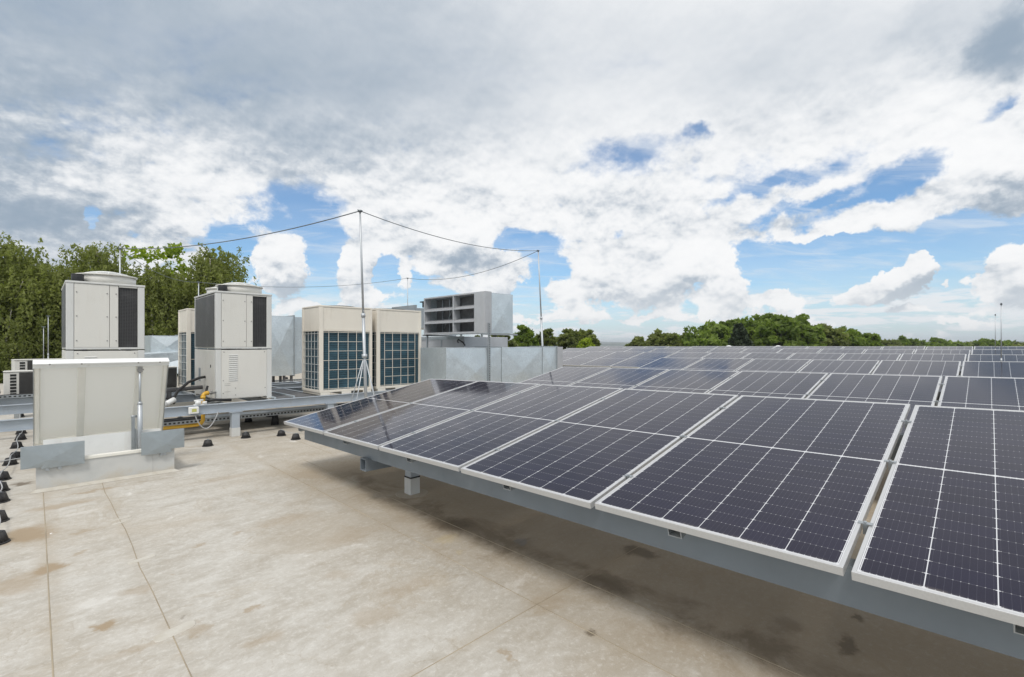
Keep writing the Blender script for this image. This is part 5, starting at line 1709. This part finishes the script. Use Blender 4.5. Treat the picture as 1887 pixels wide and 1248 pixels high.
def broad(x, y, ztop, zlow, rx, seed, label, mat, name='leafy_tree', nclump=70, per=60, size=.3, clump=.9, group='trees beyond the roof edge', conifer=False, bark='bark'):
    rng = np.random.default_rng(seed)
    root = empty(name, (x, y, -9), label, 'tree', group)
    zc = zlow + (ztop - zlow) * .45
    d = rng.normal(size=(nclump, 3)); d /= np.linalg.norm(d, axis=1, keepdims=True)
    rad = rng.uniform(.35, 1.0, nclump) ** .5 * rng.uniform(.80, 1.12, nclump)
    C = np.empty((nclump, 3))
    if conifer:
        t = rng.uniform(0, 1, nclump) ** .8
        C[:, 2] = ztop - t * (ztop - zlow)
        rr = rx * (.12 + .88 * t) * rng.uniform(.35, 1, nclump)
        a = rng.uniform(0, 2 * np.pi, nclump)
        C[:, 0] = x + np.cos(a) * rr; C[:, 1] = y + np.sin(a) * rr
    else:
        C[:, 0] = x + d[:, 0] * rad * rx; C[:, 1] = y + d[:, 1] * rad * rx
        C[:, 2] = zc + d[:, 2] * rad * np.where(d[:, 2] > 0, ztop - zc - clump * .5, zc - zlow)
    P = []; T = []
    for i in range(nclump):
        cr = clump * rng.uniform(.6, 1.25)
        q = rng.normal(size=(per, 3)); q /= np.linalg.norm(q, axis=1, keepdims=True)
        q *= (rng.uniform(.3, 1, per) ** .5)[:, None] * cr * np.array([1, 1, .62])
        P.append(C[i] + q)
        T.append(np.full(per, rng.uniform(.1, .85)) + rng.normal(scale=.16, size=per))
    P = np.concatenate(P); T = np.concatenate(T)
    leaf_object('crown', P, size, T, M[mat], root, seed + 1, .7)
    ii = rng.choice(nclump, min(16, nclump), replace=False)
    limbs(root, (x, y, -9), [tuple(C[i]) for i in ii], .22, M[bark], seed, (x, y, zc + (ztop - zc) * (.75 if conifer else .5)))


def place(u, Y):
    X = (u - CU) / FPX * Y
    return FY * X + FX * Y, -FX * X + FY * Y


def zat(v, Y):
    return H + (CV - v) / FPX * Y


# big birches at the left, a brighter maple among them
for (u, Y, v_, wpx, sd, kind, lb) in [
    (-10, 22.0, 416, 130, 11, 'b', 'large weeping birch at the left edge, the tallest of the birches'),
    (72, 22.5, 470, 62, 12, 'b', 'weeping birch in front of the left edge, right of the tallest'),
    (185, 24.5, 440, 74, 13, 'b', 'weeping birch directly behind the hatch chiller'),
    (122, 25.5, 500, 70, 14, 'b', 'lower weeping birch in the dip left of the hatch chiller'),
    (285, 25.0, 470, 70, 15, 'b', 'weeping birch in front of the bright maple'),
    (398, 26.5, 454, 60, 16, 'b', 'weeping birch behind the fully visible chiller, rightmost of the birches'),
    (340, 26.5, 490, 60, 19, 'b', 'low weeping birch between the two chillers'),
]:
    x, y = place(u, Y)
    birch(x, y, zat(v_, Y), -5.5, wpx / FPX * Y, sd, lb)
x, y = place(292, 28.0)
broad(x, y, zat(428, 28), -4, 62 / FPX * 28, 31, 'bright green maple rising above the birches', 'leaf_maple', 'maple_tree', 120, 60, .15, .62, 'trees behind the roof plant')
x, y = place(505, 30.0)
broad(x, y, zat(545, 30), -5, 22 / FPX * 30, 32, 'sparse leafy treetop right of the fully visible chiller', 'leaf_maple', 'maple_tree', 34, 14, .15, .5, 'trees behind the roof plant')

# trees beyond the far edge of the roof
far = [
    # u, Y, top v, half width px, seed, mat, conifer, label
    (872, 48, 614, 26, 41, 'leaf_olive', 0, 'low dark tree showing under the louvred hood'),
    (925, 50, 602, 26, 42, 'leaf_olive', 0, 'tree right below the side of the louvred hood'),
    (966, 52, 598, 24, 43, 'leaf_oak', 0, 'pointed green tree just right of the louvred hood'),
    (1006, 55, 608, 20, 44, 'leaf_olive', 0, 'thin pale tree at the leaning mast'),
    (1048, 58, 603, 26, 45, 'leaf_olive', 0, 'round dark tree right of the leaning mast'),
    (1082, 60, 606, 22, 46, 'leaf_olive', 0, 'loose tree at the right end of the small clump'),
    (1080, 54, 621, 18, 47, 'leaf_maple', 0, 'yellow green bush in front of the small clump'),
    (1180, 74, 618, 24, 48, 'leaf_olive', 0, 'small low tree at the left end of the wood'),
    (1213, 74, 610, 22, 49, 'leaf_olive', 0, 'airy small tree left of the big wood, the taller'),
    (1246, 72, 610, 22, 50, 'leaf_olive', 0, 'small tree touching the left side of the wood'),
    (1288, 70, 599, 42, 51, 'leaf_oak', 0, 'sloping broad tree at the left flank of the wood'),
    (1322, 72, 588, 36, 52, 'leaf_oak', 0, 'broad tree on the rising left shoulder of the wood'),
    (1378, 74, 583, 34, 53, 'leaf_oak', 0, 'broad tree left of the tallest in the wood'),
    (1362, 64, 598, 20, 54, 'leaf_dark', 1, 'dark conifer in front of the wood'),
    (1432, 68, 572, 40, 55, 'leaf_oak', 0, 'tallest broad oak in the middle of the wood'),
    (1484, 70, 583, 36, 56, 'leaf_oak', 0, 'broad tree right of the tallest in the wood'),
    (1526, 74, 596, 34, 57, 'leaf_olive', 0, 'darker tree on the right shoulder of the wood'),
    (1565, 78, 604, 34, 58, 'leaf_oak', 0, 'sloping tree on the falling right side of the wood'),
    (1598, 82, 613, 26, 59, 'leaf_oak', 0, 'last tree at the right end of the wood'),
    (1258, 75, 609, 26, 71, 'leaf_olive', 0, 'low shaded tree filling the left foot of the wood'),
    (1345, 78, 586, 30, 72, 'leaf_oak', 0, 'tree standing behind the dark conifer in the wood'),
    (1408, 80, 580, 30, 73, 'leaf_oak', 0, 'tree crown just left behind the tallest oak'),
    (1462, 80, 578, 30, 74, 'leaf_oak', 0, 'tree crown just right behind the tallest oak'),
    (1548, 84, 601, 30, 75, 'leaf_oak', 0, 'tree crown high on the falling right side of the wood'),
    (1582, 88, 609, 26, 76, 'leaf_olive', 0, 'muted tree behind the right end of the wood'),
    (1640, 120, 622, 24, 60, 'leaf_olive', 0, 'low brownish tree right of the wood'),
    (1668, 130, 620, 20, 61, 'leaf_oak', 0, 'low green tree right of the brownish one'),
    (1730, 150, 625, 24, 62, 'leaf_oak', 0, 'low distant tree before the hills, left of the rods'),
    (1760, 170, 627, 26, 63, 'leaf_oak', 0, 'very low distant tree line piece left of the rods'),
    (1815, 150, 622, 16, 64, 'leaf_oak', 0, 'single taller distant treetop by the rods'),
    (1790, 180, 627, 30, 65, 'leaf_olive', 0, 'flat distant treetop just left of the rods'),
    (1850, 180, 627, 30, 66, 'leaf_oak', 0, 'flat distant treetop right of the rods'),
    (1890, 170, 628, 26, 67, 'leaf_olive', 0, 'flat distant treetop at the right edge'),
    (1698, 190, 627, 26, 68, 'leaf_oak', 0, 'flat distant treetop right of the low green tree'),
]
for (u, Y, v_, wpx, sd, mt, con, lb) in far:
    x, y = place(u, Y)
    w = wpx / FPX * Y
    broad(x, y, zat(v_, Y), zat(v_, Y) - (2.1 if not con else 2.0) * w - (1.5 if not con else .3), w, sd, lb, mt, 'conifer_tree' if con else 'leafy_tree', int(90 + 30 * min(3, w / 2)), 42, .0052 * Y * 1.0, max(.30, w * .24), conifer=bool(con))


# ------------------------------------------------------------------ air
def build_haze():
    m = bpy.data.materials.new('haze_air'); m.use_nodes = True
    k = NT(m.node_tree)
    v = k.n('ShaderNodeVolumePrincipled')
    v.inputs['Color'].default_value = (.86, .91, .97, 1)
    v.inputs['Density'].default_value = .00022
    v.inputs['Anisotropy'].default_value = .1
    o = k.n('ShaderNodeOutputMaterial'); k.link(v.outputs[0], o.inputs['Volume'])
    b = MB().box(-6200, 6200, -6200, 6200, -11.0, 60.0).build('haze', m)
    tag(b, kind='stuff')


build_haze()
